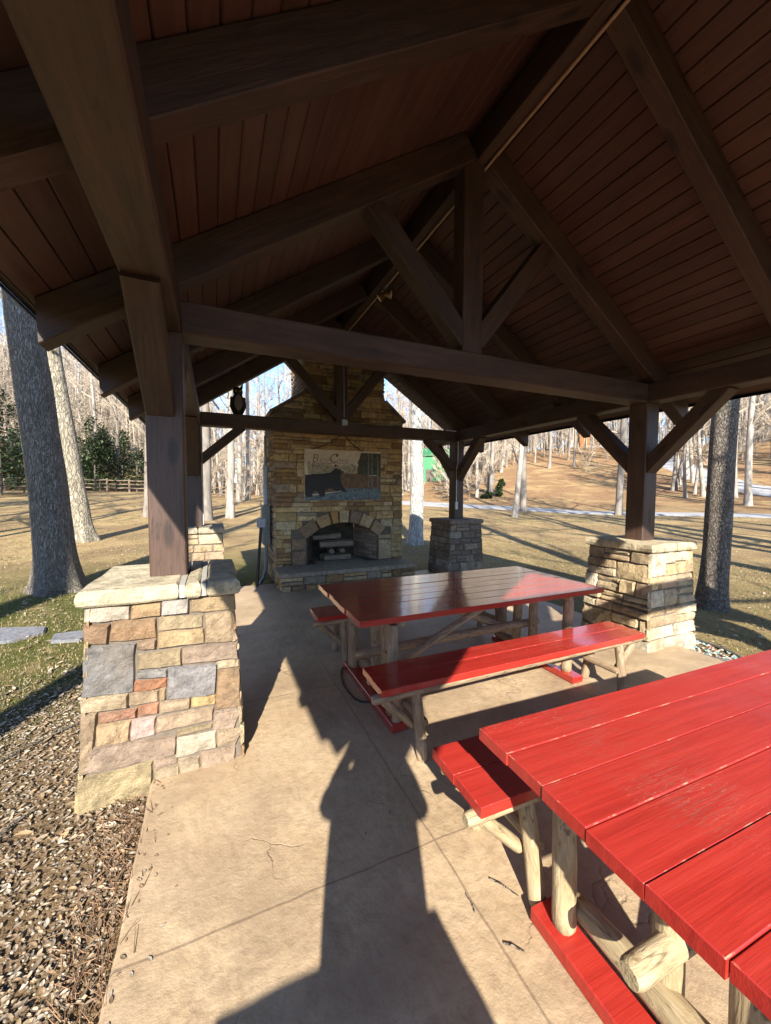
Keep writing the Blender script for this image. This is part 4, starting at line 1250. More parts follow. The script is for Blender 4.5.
# ------------------------------------------------------------------ the photographer, whose shadow lies on the patio
def make_person(px, py, az, zg):
    f = V((math.sin(R(az)), math.cos(R(az)), 0)); r_ = V((f.y, -f.x, 0)); up = V((0,0,1))
    base = V((px, py, zg))
    P = lambda a, b, c: base + r_*a + f*(b*.72 if (b > .05 and 1.15 < c < 1.6) else b) + up*c
    verts = []; edges = []; rad = []
    def chain(parent, pts):
        last = parent
        for (a, b, c, ra, rb) in pts:
            verts.append(P(a, b, c)); rad.append((ra, rb)); i = len(verts)-1
            if last is not None: edges.append((last, i))
            last = i
        return last
    pel = chain(None, [(0, 0, .95, .245, .112)])
    waist = chain(pel, [(0, .005, 1.10, .26, .118)])
    chest = chain(waist, [(0, .0, 1.28, .27, .125)])
    sh = chain(chest, [(0, -.005, 1.41, .185, .10)])
    neck = chain(sh, [(0, .015, 1.50, .055, .058)])
    head = chain(neck, [(0, .035, 1.58, .072, .085), (0, .04, 1.66, .077, .095), (0, .035, 1.73, .062, .075)])
    for s in (-1, 1):
        ank = chain(pel, [(s*.10, 0, .86, .095, .10), (s*.115, .01, .66, .080, .085), (s*.12, .015, .48, .060, .062), (s*.125, -.005, .30, .056, .060), (s*.13, -.01, .10, .042, .046)])
        chain(ank, [(s*.135, .05, .045, .042, .040), (s*.145, .13, .035, .042, .032), (s*.15, .18, .03, .034, .024)])
        wr = chain(sh, [(s*.17, -.005, 1.40, .062, .062), (s*.215, .05, 1.30, .065, .065), (s*.225, .12, 1.24, .05, .05), (s*.20, .24, 1.31, .040, .040), (s*.125, .345, 1.44, .028, .030)])
        pa = chain(wr, [(s*.105, .375, 1.475, .030, .018), (s*.095, .395, 1.505, .034, .016)])
        for k, (L, dz) in enumerate(((.066, .030), (.074, .012), (.070, -.006), (.055, -.022))):
            chain(pa, [(s*(.092-.0), .408, 1.505+dz, .0095, .0095), (s*(.078), .412+.01, 1.512+dz, .0085, .0085), (s*(.078-L*.45), .424, 1.515+dz, .0078, .0078), (s*(.078-L*.75), .416, 1.515+dz, .007, .007)])
        chain(pa, [(s*.088, .384, 1.50, .012, .012), (s*.062, .376, 1.515, .0105, .0105), (s*.040, .378, 1.522, .009, .009)])
    me = bpy.data.meshes.new('person_skeleton'); me.from_pydata([v for v in verts], edges, [])
    o = bpy.data.objects.new('person_tmp', me); col.objects.link(o)
    md = o.modifiers.new('skin', 'SKIN'); md.use_smooth_shade = True; md.branch_smoothing = .5
    sk = me.skin_vertices[0].data
    for i, (a, b) in enumerate(rad): sk[i].radius = (a, b); sk[i].use_root = (i == 0)
    ss = o.modifiers.new('sub', 'SUBSURF'); ss.levels = 1; ss.render_levels = 1
    bpy.context.view_layer.update()
    bm_ = bpy.data.meshes.new_from_object(o.evaluated_get(bpy.context.evaluated_depsgraph_get()))
    bpy.data.objects.remove(o)
    cols = [mat_simple('skin', (.50,.30,.21), .5, 0, .08, 20), mat_simple('navy_jacket_cloth', (.035,.05,.09), .85, 0, .2, 40), mat_simple('denim', (.07,.10,.17), .9, 0, .2, 60), mat_simple('brown_boots', (.09,.055,.03), .6)]
    bm_.materials.clear()
    for m in cols: bm_.materials.append(m)
    for p in bm_.polygons:
        q = p.center - base; fwd = q.dot(f); h = q.z
        if h < .11: p.material_index = 3
        elif h < .98 and fwd < .2: p.material_index = 2
        elif h > 1.475 and fwd < .25 and abs(q.dot(r_)) < .14: p.material_index = 0
        elif fwd > .245: p.material_index = 0
        else: p.material_index = 1
        p.use_smooth = True
    # face: brow, nose and chin pushed out of the head
    for v in bm_.vertices:
        q = v.co - base; a, b, h = q.dot(r_), q.dot(f), q.z
        if h > 1.53 and b > .09 and abs(a) < .07:
            v.co += f*(.020*math.exp(-((a/.014)**2 + ((h-1.635)/.022)**2)) + .008*math.exp(-((a/.03)**2 + ((h-1.565)/.015)**2)) - .008*math.exp(-(((abs(a)-.030)/.014)**2 + ((h-1.66)/.014)**2)))
    e = bpy.data.objects.new('person', bm_); col.objects.link(e)
    tag(e, 'person in navy jacket and jeans holding up a phone, leaning back on a stone pier', 'person')
    mb = MB(); n = 14
    vs = []; fs = []
    c = P(0, .030, 1.675)
    for i in range(8):
        th = (math.pi*.60)*i/7
        for k in range(n):
            a = 2*math.pi*k/n; d = r_*(math.cos(a)*.088) + f*(math.sin(a)*.108)
            cut = 1.0 if math.sin(a) < .45 else .72
            t2 = th*cut
            vs.append(c + d*math.sin(t2) + up*(.10*math.cos(t2)))
    for i in range(7):
        for k in range(n): fs.append((i*n+k, i*n+(k+1)%n, (i+1)*n+(k+1)%n, (i+1)*n+k))
    mb.add(vs, fs, None, 0, True)
    h = mb.build('hair', [mat_simple('brown_hair', (.06,.035,.02), .7, 0, .3, 60)]); h.parent = e
    for s in (-1, 1):
        mb = MB(); mb.lathe([(0,-.010),(.009,-.006),(.011,0),(.009,.006),(0,.010)], tuple(P(s*.031, .118, 1.66)), 8)
        h = mb.build('eye', [mat_simple('eye_white', (.6,.58,.55), .2)]); h.parent = e
    return f, r_, base
make_person(-.085, -.315, 23.8, 0.0)
fq = V((math.sin(R(23.8)), math.cos(R(23.8)), 0)); rq_ = V((fq.y, -fq.x, 0))
mb = MB(); c0 = V((0, 0, 1.53)) - fq*.022; q = []
for dy in (0, -.008):
    for (a, b) in ((-.038,-.078),(.038,-.078),(.038,.078),(-.038,.078)): q.append(c0 + rq_*a + V((0,0,b)) + fq*dy)
mb.add(q, [(0,1,2,3),(7,6,5,4),(0,4,5,1),(1,5,6,2),(2,6,7,3),(3,7,4,0)])
tag(mb.build('phone', [mat_simple('black_glass', (.02,.02,.022), .15)]), 'black phone held up by the person in the navy jacket', 'phone')
# ------------------------------------------------------------------ patio slab
mb = MB()
x0, x1, ys0, ys1 = -.335, 4.29, -1.7, 6.66
n = 60
ring = []
for i in range(n): ring.append((lerp(x0, x1, i/n), ys0))
for i in range(n): ring.append((x1, lerp(ys0, ys1, i/n)))
for i in range(n): ring.append((lerp(x1, x0, i/n), ys1))
for i in range(n): ring.append((x0, lerp(ys1, ys0, i/n)))
vs = []
m = len(ring)
for z, ins in ((-.16, 0), (-.012, 0), (0, .012)):
    for (x, y) in ring:
        w = .008*noise.noise(V((x*4, y*4, 2)))
        dx = (1 if x <= x0+1e-6 else (-1 if x >= x1-1e-6 else 0)); dy = (1 if y <= ys0+1e-6 else (-1 if y >= ys1-1e-6 else 0))
        vs.append((x + dx*(ins+w), y + dy*(ins+w), z))
fs = []
for l in range(2):
    for i in range(m): fs.append((l*m+i, l*m+(i+1)%m, (l+1)*m+(i+1)%m, (l+1)*m+i))
fs.append(tuple(2*m+i for i in range(m)))
mb.add(vs, fs)
tag(mb.build('patio', [M_slab]), 'tan stamped concrete patio', None, None, 'structure')

# ------------------------------------------------------------------ terrain
def mat_ground():
    m, nt, bs = newmat('winter_grass_and_leaf_litter'); n = NT(nt)
    at = n.node('ShaderNodeAttribute', attribute_name='Col')
    sp = n.node('ShaderNodeSeparateColor'); n.link(at.outputs['Color'], sp.inputs[0])
    w = n.coord('World')
    big = n.noise(w, .33, 6, .62, .6)
    med = n.noise(w, 2.1, 7, .68, .4)
    fine = n.noise(w, 24, 6, .72)
    tan = n.ramp(fine, [(.25, (.23,.155,.068)), (.5, (.385,.275,.130)), (.78, (.52,.395,.205))])
    green = n.ramp(fine, [(.28, (.045,.050,.013)), (.55, (.115,.115,.030)), (.8, (.20,.185,.060))])
    litter = n.ramp(fine, [(.25, (.085,.055,.032)), (.5, (.205,.135,.075)), (.75, (.345,.25,.155))])
    hill0 = n.ramp(fine, [(.28, (.16,.085,.040)), (.72, (.36,.22,.11))])
    hill = n.ramp(n.noise(w, 4, 7, .72, .6), [(.28, (.145,.080,.040)), (.5, (.255,.152,.078)), (.74, (.36,.235,.125))])
    c = n.mix(n.ramp(big, [(.44, 0), (.58, .6)]), tan, litter)
    c = n.mix(n.ramp(n.noise(w, 1.1, 6, .7, .3), [(.50, 0), (.66, .7)]), c, n.mix(.5, litter, hill0))
    gm = n.math('MULTIPLY', sp.outputs[1], n.ramp(n.math('ADD', n.math('MULTIPLY', med, .5), n.math('MULTIPLY', big, .5)), [(.32, 0), (.47, 1)]))
    c = n.mix(gm, c, green)
    c = n.mix(n.math('MULTIPLY', sp.outputs[0], n.ramp(med, [(.25, .8), (.6, 1)])), c, litter)
    hl = n.mix(n.ramp(big, [(.48, 0), (.62, .75)]), hill, tan)
    c = n.mix(sp.outputs[2], c, hl)
    n.link(c, bs.inputs['Base Color']); bs.inputs['Roughness'].default_value = .95
    bs.inputs['Specular IOR Level'].default_value = .1
    n.bump(bs, n.math('ADD', fine, n.math('MULTIPLY', n.noise(w, 90, 3, .7), .6)), .9, .03)
    return m
M_ground = mat_ground()
mb = MB()
radii = [0.0]; r = .5
while r < 420: radii.append(r); r *= 1.085; r += .10
NA = 288
vs = []; fs = []; cs = []
for i, r in enumerate(radii):
    for k in range(NA):
        a = 2*math.pi*k/NA
        x, y = r*math.sin(a), r*math.cos(a)
        z = ground(x, y)
        vs.append((x, y, z))
        az = math.degrees(math.atan2(x, y))
        litter = smooth(3.2, 1.2, 0) if 0 else 0
        # leaf and pebble litter by the patio, moss further off, leaf-covered hills
        dl = max(0, -.33-x)
        lit = (1-smooth(.55, 1.7, dl))*(1-smooth(3.4, 6.2, y)) if x < 0 else 0
        lit = max(lit, .8*(1-smooth(10, 16, math.hypot(x-4.8, y-1.0))) * (0.2 if x > 4.3 else 0))
        grn = (1-smooth(6.5, 13, r)) if x < 2 else .42*(1-smooth(6, 16, r))
        hl = smooth(26, 36, r) if az > 10 else smooth(44, 52, r)
        if x < -.3: lit *= 1 - .75*smooth(2.9, 3.9, y)
        if x < -.3 and 2.4 < y < 9: grn = max(grn, .95*smooth(2.4, 3.6, y)*smooth(9, 6.5, y) if 0 else .95*smooth(2.4, 3.6, y)*(1-smooth(6.5, 9, y)))
        if x < 0: grn = max(grn, 1.0*(1-smooth(.8, 2.2, math.hypot((x+1.9)*.8, y-6.2))))
        cs.append((lit, grn, hl))
for i in range(len(radii)-1):
    for k in range(NA):
        fs.append((i*NA+k, (i+1)*NA+k, (i+1)*NA+(k+1)%NA, i*NA+(k+1)%NA))
me = bpy.data.meshes.new('ground'); me.from_pydata(vs, [], fs); me.materials.append(M_ground)
ca = me.color_attributes.new('Col', 'FLOAT_COLOR', 'POINT')
ca.data.foreach_set('color', [q for c in cs for q in (c[0], c[1], c[2], 1.0)])
me.polygons.foreach_set('use_smooth', [True]*len(fs))
GR = bpy.data.objects.new('ground', me); col.objects.link(GR)
tag(GR, 'dry winter lawn rising into leaf covered hillsides', None, None, 'structure')

M_road = mat_simple('pale_worn_asphalt', (.33,.325,.315), .9, 0, .18, 3, .2)
def road(name, pts, w, label):
    """pts: (azimuth, range) along the centre"""
    mb = MB(); P = []
    for (a0, r0), (a1, r1) in zip(pts[:-1], pts[1:]):
        for i in range(24):
            t = i/24; a = R(lerp(a0, a1, t)); r = lerp(r0, r1, t); P.append(V((r*math.sin(a), r*math.cos(a), 0)))
    vs = []; fs = []
    NW = 8
    for i, p in enumerate(P):
        d = (P[min(i+1, len(P)-1)] - P[max(i-1, 0)]).normalized(); s = V((-d.y, d.x, 0))
        for k in range(NW+1):
            q = p + s*w*(k/NW-.5)
            vs.append((q.x, q.y, ground(q.x, q.y) + (.07 if 0 < k < NW else -.05)))
    for i in range(len(P)-1):
        for k in range(NW): fs.append((i*(NW+1)+k, (i+1)*(NW+1)+k, (i+1)*(NW+1)+k+1, i*(NW+1)+k+1))
    mb.add(vs, fs, None, 0, True)
    tag(mb.build(name, [M_road]), label, None, None, 'structure')
road('road', [(22, 36), (36, 31), (50, 27.5), (62, 28), (80, 30)], 3.4, 'pale asphalt road crossing behind the lawn')
road('upper_road', [(72, 40), (65, 47), (60.5, 60), (56.5, 78), (50, 95)], 3.8, 'asphalt drive climbing the hillside')

# ------------------------------------------------------------------ trees
def tube_raw(vs, fs, pts, rads, n):
    b = len(vs)
    t0 = (pts[1]-pts[0]).normalized()
    up = V((0,0,1)) if abs(t0.z) < .9 else V((1,0,0))
    a = t0.cross(up).normalized()
    for i, p in enumerate(pts):
        t = (pts[min(i+1, len(pts)-1)] - pts[max(i-1, 0)]).normalized()
        a = (a - t*a.dot(t)).normalized(); bb = t.cross(a)
        for k in range(n):
            an = 2*math.pi*k/n
            vs.append(p + (a*math.cos(an) + bb*math.sin(an))*rads[i])
    for i in range(len(pts)-1):
        for k in range(n):
            k2 = (k+1) % n
            fs.append((b+i*n+k, b+i*n+k2, b+(i+1)*n+k2, b+(i+1)*n+k))

def branch_path(rq, p, d, L, n, wander, lift):
    pts = [V(p)]; d = V(d).normalized()
    for i in range(n):
        d = (d + V((rq.uniform(-1,1), rq.uniform(-1,1), rq.uniform(-1,1)))*wander + V((0,0,lift))).normalized()
        pts.append(pts[-1] + d*(L/n))
    return pts, d

def crown_mesh(name, rq, trunk_pts, trunk_rads, start, nb, Lb, dens, mat, fine=True):
    vs = []; fs = []
    H = len(trunk_pts)-1
    for i in range(nb):
        t = start + (1-start)*(i + rq.random())/nb
        k = min(H-1, int(t*H)); f = t*H - k
        p = trunk_pts[k].lerp(trunk_pts[k+1], f); r = lerp(trunk_rads[k], trunk_rads[k+1], f)
        az = rq.uniform(0, 6.28); el = rq.uniform(.25, .95)
        d = V((math.cos(az)*math.cos(el), math.sin(az)*math.cos(el), math.sin(el)))
        L = Lb*(1.15 - .75*(t-start)/(1-start))*rq.uniform(.6, 1.15)
        pts, _ = branch_path(rq, p, d, L, 6, .20, .06)
        r0 = min(r*.55, .012*L + .012)
        rad = [lerp(r0, .010, q/6) for q in range(7)]
        tube_raw(vs, fs, pts, rad, 4)
        for j in range(dens):
            tt = rq.uniform(.25, 1.0); kk = min(5, int(tt*6)); q = pts[kk].lerp(pts[kk+1], tt*6-kk)
            d2 = ((pts[kk+1]-pts[kk]).normalized() + V((rq.uniform(-1,1), rq.uniform(-1,1), rq.uniform(-.5,1)))*.9).normalized()
            L2 = L*rq.uniform(.22, .5)
            p2, _ = branch_path(rq, q, d2, L2, 4, .28, .05)
            tube_raw(vs, fs, p2, [lerp(.022, .010, w/4) for w in range(5)], 3)
            if fine:
                for m_ in range(6):
                    t3 = rq.uniform(.2, 1); k3 = min(3, int(t3*4)); q3 = p2[k3].lerp(p2[k3+1], t3*4-k3)
                    d3 = ((p2[k3+1]-p2[k3]).normalized() + V((rq.uniform(-1,1), rq.uniform(-1,1), rq.uniform(-.5,1)))*.9).normalized()
                    p3, _ = branch_path(rq, q3, d3, L2*rq.uniform(.3,.7), 2, .3, .04)
                    tube_raw(vs, fs, p3, [.013,.010,.006], 3)
    me = bpy.data.meshes.new(name); me.from_pydata(vs, [], fs); me.materials.append(mat)
    return me

def proto(rq, H, rad, start, nb, Lb, dens, lean=.03, fork=False):
    n = 14
    d = V((rq.uniform(-lean, lean), rq.uniform(-lean, lean), 1)).normalized()
    pts = [V((0,0,-.4))]
    for i in range(n):
        d = (d + V((rq.uniform(-1,1), rq.uniform(-1,1), 0))*.035 + V((0,0,.03))).normalized()
        pts.append(pts[-1] + d*(H+.4)/n)
    rads = [rad*(1.35 if i == 0 else 1)*(1 - .86*(i/n)**1.15) for i in range(n+1)]
    vs = []; fs = []
    tube_raw(vs, fs, pts, rads, 9)
    me = bpy.data.meshes.new('trunk'); me.from_pydata(vs, [], fs); me.materials.append(M_wood_far)
    me.polygons.foreach_set('use_smooth', [True]*len(fs))
    cm = crown_mesh('crown', rq, pts, rads, start, nb, Lb, dens, M_twig)
    return me, cm
rt = random.Random(41)
PROTO = [proto(rt, 16, .21, .30, 18, 3.6, 5), proto(rt, 19, .21, .38, 18, 4.2, 5), proto(rt, 14, .16, .22, 18, 2.8, 5, .10),
         proto(rt, 17, .20, .35, 16, 3.2, 5, .16), proto(rt, 12, .09, .12, 20, 2.4, 5, .14), proto(rt, 20, .26, .34, 20, 4.8, 5)]
SAPL = [proto(rt, 5.0, .035, .06, 22, 1.7, 5, .2), proto(rt, 6.5, .05, .06, 24, 2.0, 5, .25)]
def tree(x, y, pi, s, label, group, name='bare_tree', tilt=0.0, tdir=0.0, protos=None):
    tm, cm = (protos or PROTO)[pi]
    e = empty(name, (x, y, ground(x, y)), label, 'tree' if name != 'sapling' else 'sapling', group, rt.uniform(0, 6.28))
    e.scale = (s, s, s*rt.uniform(.9, 1.1))
    if tilt: e.rotation_euler = (tilt*math.sin(tdir), tilt*math.cos(tdir), rt.uniform(0, 6.28))
    for nm, me in (('trunk', tm), ('crown', cm)):
        o = bpy.data.objects.new(nm, me); col.objects.link(o); o.parent = e
    return e
def ring(n, a0, a1, r0, r1, label, group, pis, smin=.8, smax=1.25, name='bare_tree', protos=None, mind=1.4, avoid=None, bias=1.0):
    got = []; tries = 0
    while len(got) < n and tries < n*30:
        tries += 1
        a = R(rt.uniform(a0, a1)); r = r0 + (r1-r0)*rt.random()**bias
        x, y = r*math.sin(a), r*math.cos(a)
        if avoid and avoid(math.degrees(a), r): continue
        if any((x-p)**2 + (y-q)**2 < mind**2 for p, q in got): continue
        got.append((x, y))
        tree(x, y, rt.choice(pis), rt.uniform(smin, smax), label, group, name, protos=protos)
def on_road(a, r):
    if 24 < r < 35: return True
    for (a0, r0), (a1, r1) in (((72, 40), (65, 47)), ((65, 47), (60.5, 60)), ((60.5, 60), (56.5, 78)), ((56.5, 78), (50, 95))):
        if min(a0, a1) - .5 <= a <= max(a0, a1) + .5:
            t = (a-a0)/(a1-a0); rr_ = lerp(r0, r1, t)
            if abs(r-rr_) < 6: return True
    # open grassy slope seen between the right piers
    if 42 < a < 60 and r < 56: return True
    return False
ring(46, 27, 41, 37, 80, 'slender bare tree among others in the brown wood behind the far right stone pier', 'bare trees behind the far right pier', [0,2,3,4], avoid=lambda a, r: 27.5 < a < 32.2 and r < 58)
ring(92, 38, 78, 60, 112, 'slender bare tree in the wood along the top of the right hillside', 'bare trees on the right hillside', [0,1,2,3,4], avoid=on_road, bias=.8)
ring(34, 60, 80, 35, 62, 'bare grey tree on the slope beyond the road at the far right', 'bare trees beyond the road at the far right', [0,2,3,4], avoid=on_road)
ring(46, -27, -2, 52, 96, 'slender bare tree on the steep hillside behind the rail fence', 'bare trees behind the rail fence', [0,1,2,3], bias=.8)
ring(30, -2, 17, 34, 80, 'bare tree in the sunny wood seen left of the chimney', 'bare trees seen left of the chimney', [0,1,2,3,4])
ring(24, 15, 28, 24, 70, 'bare tree in the wood right behind the chimney', 'bare trees right behind the chimney', [0,1,2,3])
ring(44, 27, 78, 56, 96, 'thin bare sapling in the undergrowth of the right hillside', 'saplings on the right hillside', [0,1], 1.0, 1.6, 'sapling', SAPL, avoid=on_road)
ring(14, -2, 17, 30, 60, 'thin bare sapling in the undergrowth left of the chimney', 'saplings left of the chimney', [0,1], 1.0, 1.5, 'sapling', SAPL)
ring(10, 26, 40, 34, 55, 'thin bare sapling in the brush behind the far right pier', 'saplings behind the far right pier', [0,1], .9, 1.3, 'sapling', SAPL, avoid=lambda a, r: 28.5 < a < 32)
# trees one can single out
for (x, y, pi, s, lab) in ((14.3, 15.8, 2, .95, 'thin bare tree on the lawn just right of the far right stone pier'),
        (18.6, 19.7, 0, 1.0, 'thicker bare tree by the road edge behind the thin lawn tree'),
        (21.5, 15.2, 2, 1.25, 'single bare tree at the road edge seen left of the near right post'),
        (25, 31, 3, 1.0, 'bare dark tree on the brown slope with a green shrub at its foot'),
        (38.5, 21.8, 3, .9, 'leaning bare tree beside the climbing drive'),
        (-3.0, 22.1, 0, .9, 'pale bare tree on the lawn just left of the near left post'),
        (-.35, 21.2, 5, 1.0, 'thick grey bare tree behind the far left stone pier'),
        (.75, 22.3, 0, 1.0, 'pale slim bare tree right next to the thick grey one behind the far left pier'),
        (36.5, 16.5, 1, .9, 'bare pale tree right of the big dark trunk at the right edge'),
        (41, 15.5, 3, .95, 'leaning pale tree at the far right edge of the view')):
    tree(x, y, pi, s, lab, None, tilt=.12 if 'leaning' in lab else 0, tdir=2.0)
# trees left of the view and behind: they stripe the lawn with their shadows
ring(26, -66, -27, 14, 44, 'bare tree at the left edge of the lawn', 'bare trees at the left edge of the lawn', [0,1,3,5], mind=3)
ring(7, 84, 118, 10, 30, 'bare tree at the right edge of the lawn', 'bare trees at the right edge of the lawn', [0,1,3], mind=3)

for (x, y, pi) in ((8.0, -3.0, 1), (11.0, -2.0, 0), (9.8, 2.4, 3), (14.0, 1.6, 5), (13.0, -6.0, 5)):
    tree(x, y, pi, 1.0, 'bare tree at the right edge of the lawn', 'bare trees at the right edge of the lawn')

def big_tree(name, base, top, r0, r1, mat, label, seed, H=12.5, flare=1.5, n=40, rings=64, rough=.05, nbr=9):
    """a near trunk with furrows and root flare, limbs above"""
    rq = random.Random(seed); base = V(base); top = V(top)
    d = (top-base); d = d/d.z
    e = empty(name, base, label, 'tree')
    vs = []; fs = []; tp = []; tr = []
    for i in range(rings+1):
        t = i/rings; z = -.25 + (H+.25)*t**1.25
        c = V((d.x*z, d.y*z, z)) if z > 0 else V((0,0,z))
        w = .05*V((noise.noise(V((z*.35, seed, 0))), noise.noise(V((z*.35, seed, 5))), 0))
        c += w
        r = lerp(r0, r1, min(1, max(0, z)/H))
        fl_ = (flare-1)*math.exp(-max(0, z)/.28)
        tp.append(c); tr.append(r)
        for k in range(n):
            a = 2*math.pi*k/n
            q = V((math.cos(a), math.sin(a), 0))
            lobe = .5 + .5*math.cos(a*5 + seed)
            rr_ = r*(1 + fl_*(.45 + .8*lobe) + .035*noise.noise(V((q.x*1.5, q.y*1.5, z*.8+seed))))
            rr_ += rough*r*noise.noise(V((q.x*7, q.y*7, z*1.4+seed))) + .4*rough*r*noise.noise(V((q.x*16, q.y*16, z*4+seed)))
            vs.append(c + q*rr_)
    for i in range(rings):
        for k in range(n):
            fs.append((i*n+k, i*n+(k+1)%n, (i+1)*n+(k+1)%n, (i+1)*n+k))
    me = bpy.data.meshes.new('trunk'); me.from_pydata(vs, [], fs); me.materials.append(mat)
    me.polygons.foreach_set('use_smooth', [True]*len(fs))
    o = bpy.data.objects.new('trunk', me); col.objects.link(o); o.parent = e
    cm = crown_mesh('crown', rq, tp, tr, .48, nbr, 4.0, 5, mat)
    o = bpy.data.objects.new('crown', cm); col.objects.link(o); o.parent = e
    return e
def at(x, y): return (x, y, ground(x, y))
b = V(at(-2.34, 7.87)); big_tree('oak_tree', b, b + V((-.29, .13, 4.0)), .272, .155, M_bark_grey, 'big grey furrowed tree trunk nearest the left side of the pavilion', 3, flare=1.55)
b = V(at(-3.70, 14.65)); big_tree('oak_tree', b, b + V((-.66, .28, 5.5)), .30, .14, M_bark_tan, 'tan mottled tree trunk standing behind the big grey trunk', 6, flare=1.45)
b = V(at(6.40, 3.09)); big_tree('oak_tree', b, b + V((.05, -.02, 2.8)), .158, .10, M_bark_dark, 'dark rough tree trunk beside the near right stone pier', 9, flare=1.35)
b = V(at(5.58, 10.39)); big_tree('birch_tree', b, b + V((.02, 0, 4.0)), .215, .12, M_bark_pale, 'pale white tree trunk behind the pavilion right of the chimney', 12, flare=1.3)
b = V(at(-3.3, -1.5)); big_tree('oak_tree', b, b + V((.02, 0, 4.0)), .16, .09, M_bark_grey, 'grey tree standing left of the pavilion behind the camera', 15, nbr=7)

b = V(at(-6.05, -3.57)); big_tree('oak_tree', b, b + V((-.29, .13, 4.0)), .34, .20, M_bark_grey, 'thick grey tree left of the pavilion whose shadow falls on the big grey trunk', 21, H=14, nbr=7)
b = V(at(2.85, -6.1)); big_tree('oak_tree', b, b + V((.05, -.02, 2.8)), .24, .15, M_bark_grey, 'grey tree behind the pavilion to the right', 24, H=14, nbr=7)

# far-off wood closing the view: one mass of thin trunks and twigs
def far_wood(name, a0, a1, r0, r1, n, label, hmin=8, hmax=17):
    rq = random.Random(hash(name) % 1000 if 0 else len(name)*37); vs = []; fs = []
    for i in range(n):
        a = R(rq.uniform(a0, a1)); r = rq.uniform(r0, r1)
        x, y = r*math.sin(a), r*math.cos(a); z = ground(x, y); H = rq.uniform(hmin, hmax)
        p, _ = branch_path(rq, (x, y, z-.3), (rq.uniform(-.1,.1), rq.uniform(-.1,.1), 1), H, 5, .05, .03)
        r_ = rq.uniform(.08, .2)
        tube_raw(vs, fs, p, [r_, r_*.9, r_*.75, r_*.55, r_*.35, r_*.12], 4)
        for j in range(16):
            t = rq.uniform(.18, 1); k = min(4, int(t*5)); q = p[k].lerp(p[k+1], t*5-k)
            az = rq.uniform(0, 6.28)
            b_, _ = branch_path(rq, q, (math.cos(az), math.sin(az), rq.uniform(.2, 1.2)), rq.uniform(1.2, 3.6)*(1.2-t*.7), 3, .25, .04)
            tube_raw(vs, fs, b_, [.035,.028,.02,.01], 3)
            for m_ in range(4):
                q2 = b_[1+m_ % 3]
                az = rq.uniform(0, 6.28)
                c_, _ = branch_path(rq, q2, (math.cos(az), math.sin(az), rq.uniform(-.2, 1)), rq.uniform(.5, 1.5), 2, .3, .03)
                tube_raw(vs, fs, c_, [.018,.014,.008], 3)
    me = bpy.data.meshes.new(name); me.from_pydata(vs, [], fs); me.materials.append(M_twig)
    o = bpy.data.objects.new(name, me); col.objects.link(o)
    tag(o, label, None, None, 'stuff')
far_wood('distant_wood', 24, 82, 80, 150, 1250, 'distant bare wood along the right skyline', 11, 22)
far_wood('distant_hill_wood', -30, 0, 58, 135, 700, 'distant bare wood on the hillside at the left')
far_wood('distant_valley_wood', -4, 26, 55, 130, 360, 'distant bare wood behind the chimney')

# evergreens on the left hillside
def leaf_cloud(mbv, mbf, centre, rad, n, size, rq):
    for i in range(n):
        while True:
            p = V((rq.uniform(-1,1), rq.uniform(-1,1), rq.uniform(-1,1)))
            if p.length < 1: break
        k = .55 + .45*rq.random()
        p = p.normalized()*(p.length**.5)*k
        c = centre + V((p.x*rad[0], p.y*rad[1], p.z*rad[2]))
        d = V((rq.uniform(-1,1), rq.uniform(-1,1), rq.uniform(-.6,.6))).normalized(); u = d.cross(V((0,0,1))).normalized(); w = (u + V((0,0,rq.uniform(-.4,.4)))).normalized()
        s = size*rq.uniform(.6, 1.3); b = len(mbv)
        mbv.extend([c - d*s, c + w*s*.45, c + d*s, c - w*s*.45]); mbf.append((b, b+1, b+2, b+3))
def mat_leaf(name, a, b):
    m, nt, bs = newmat(name); n = NT(nt)
    g = n.node('ShaderNodeNewGeometry')
    n.link(n.ramp(g.outputs['Random Per Island'], [(0, a), (1, b)]), bs.inputs['Base Color'])
    bs.inputs['Roughness'].default_value = .55
    return m
M_ever = mat_leaf('dark_evergreen_leaves', (.018,.030,.012), (.070,.105,.034))
def evergreen(x, y, h, w, label, group, seed, name='evergreen_shrub'):
    rq = random.Random(seed); z = ground(x, y)
    e = empty(name, (x, y, z), label, 'shrub' if h < 7 else 'tree', group)
    vs = []; fs = []
    for i in range(int(9 + h)):
        t = rq.random(); 
        c = V((rq.uniform(-1,1)*w*.55, rq.uniform(-1,1)*w*.55, h*(.12 + .78*t)))
        c.x *= 1.05-.75*t; c.y *= 1.05-.75*t
        leaf_cloud(vs, fs, c, (w*.36*(1.1-.6*t), w*.36*(1.1-.6*t), h*.16), 130, .17, rq)
    me = bpy.data.meshes.new('foliage'); me.from_pydata(vs, [], fs); me.materials.append(M_ever)
    o = bpy.data.objects.new('foliage', me); col.objects.link(o); o.parent = e
    mbt = MB(); mbt.tube([(0,0,-.2), (.05,0,h*.4), (0,.05,h*.85)], [.10,.07,.02], 6); mbt.build('trunk', [M_bark_dark], e, local=True)
rq = random.Random(9)
for i in range(24):
    a = R(rq.uniform(-25, -4)); r = rq.uniform(47.5, 68)
    evergreen(r*math.sin(a), r*math.cos(a), rq.uniform(3.0, 8.5), rq.uniform(2.4, 4.4), 'dark evergreen shrub on the hillside behind the rail fence', 'evergreens behind the rail fence', 100+i)
evergreen(-12.6, 33, 7.5, 4.2, 'bright green evergreen at the left edge, left of the big grey trunk', None, 131)
evergreen(-12.2, 36.5, 3.6, 3.0, 'low evergreen just behind the bright green one at the left edge', None, 132)
evergreen(25.8, 30.4, 1.6, 1.1, 'small round green shrub on the brown slope behind the lawn', None, 133)
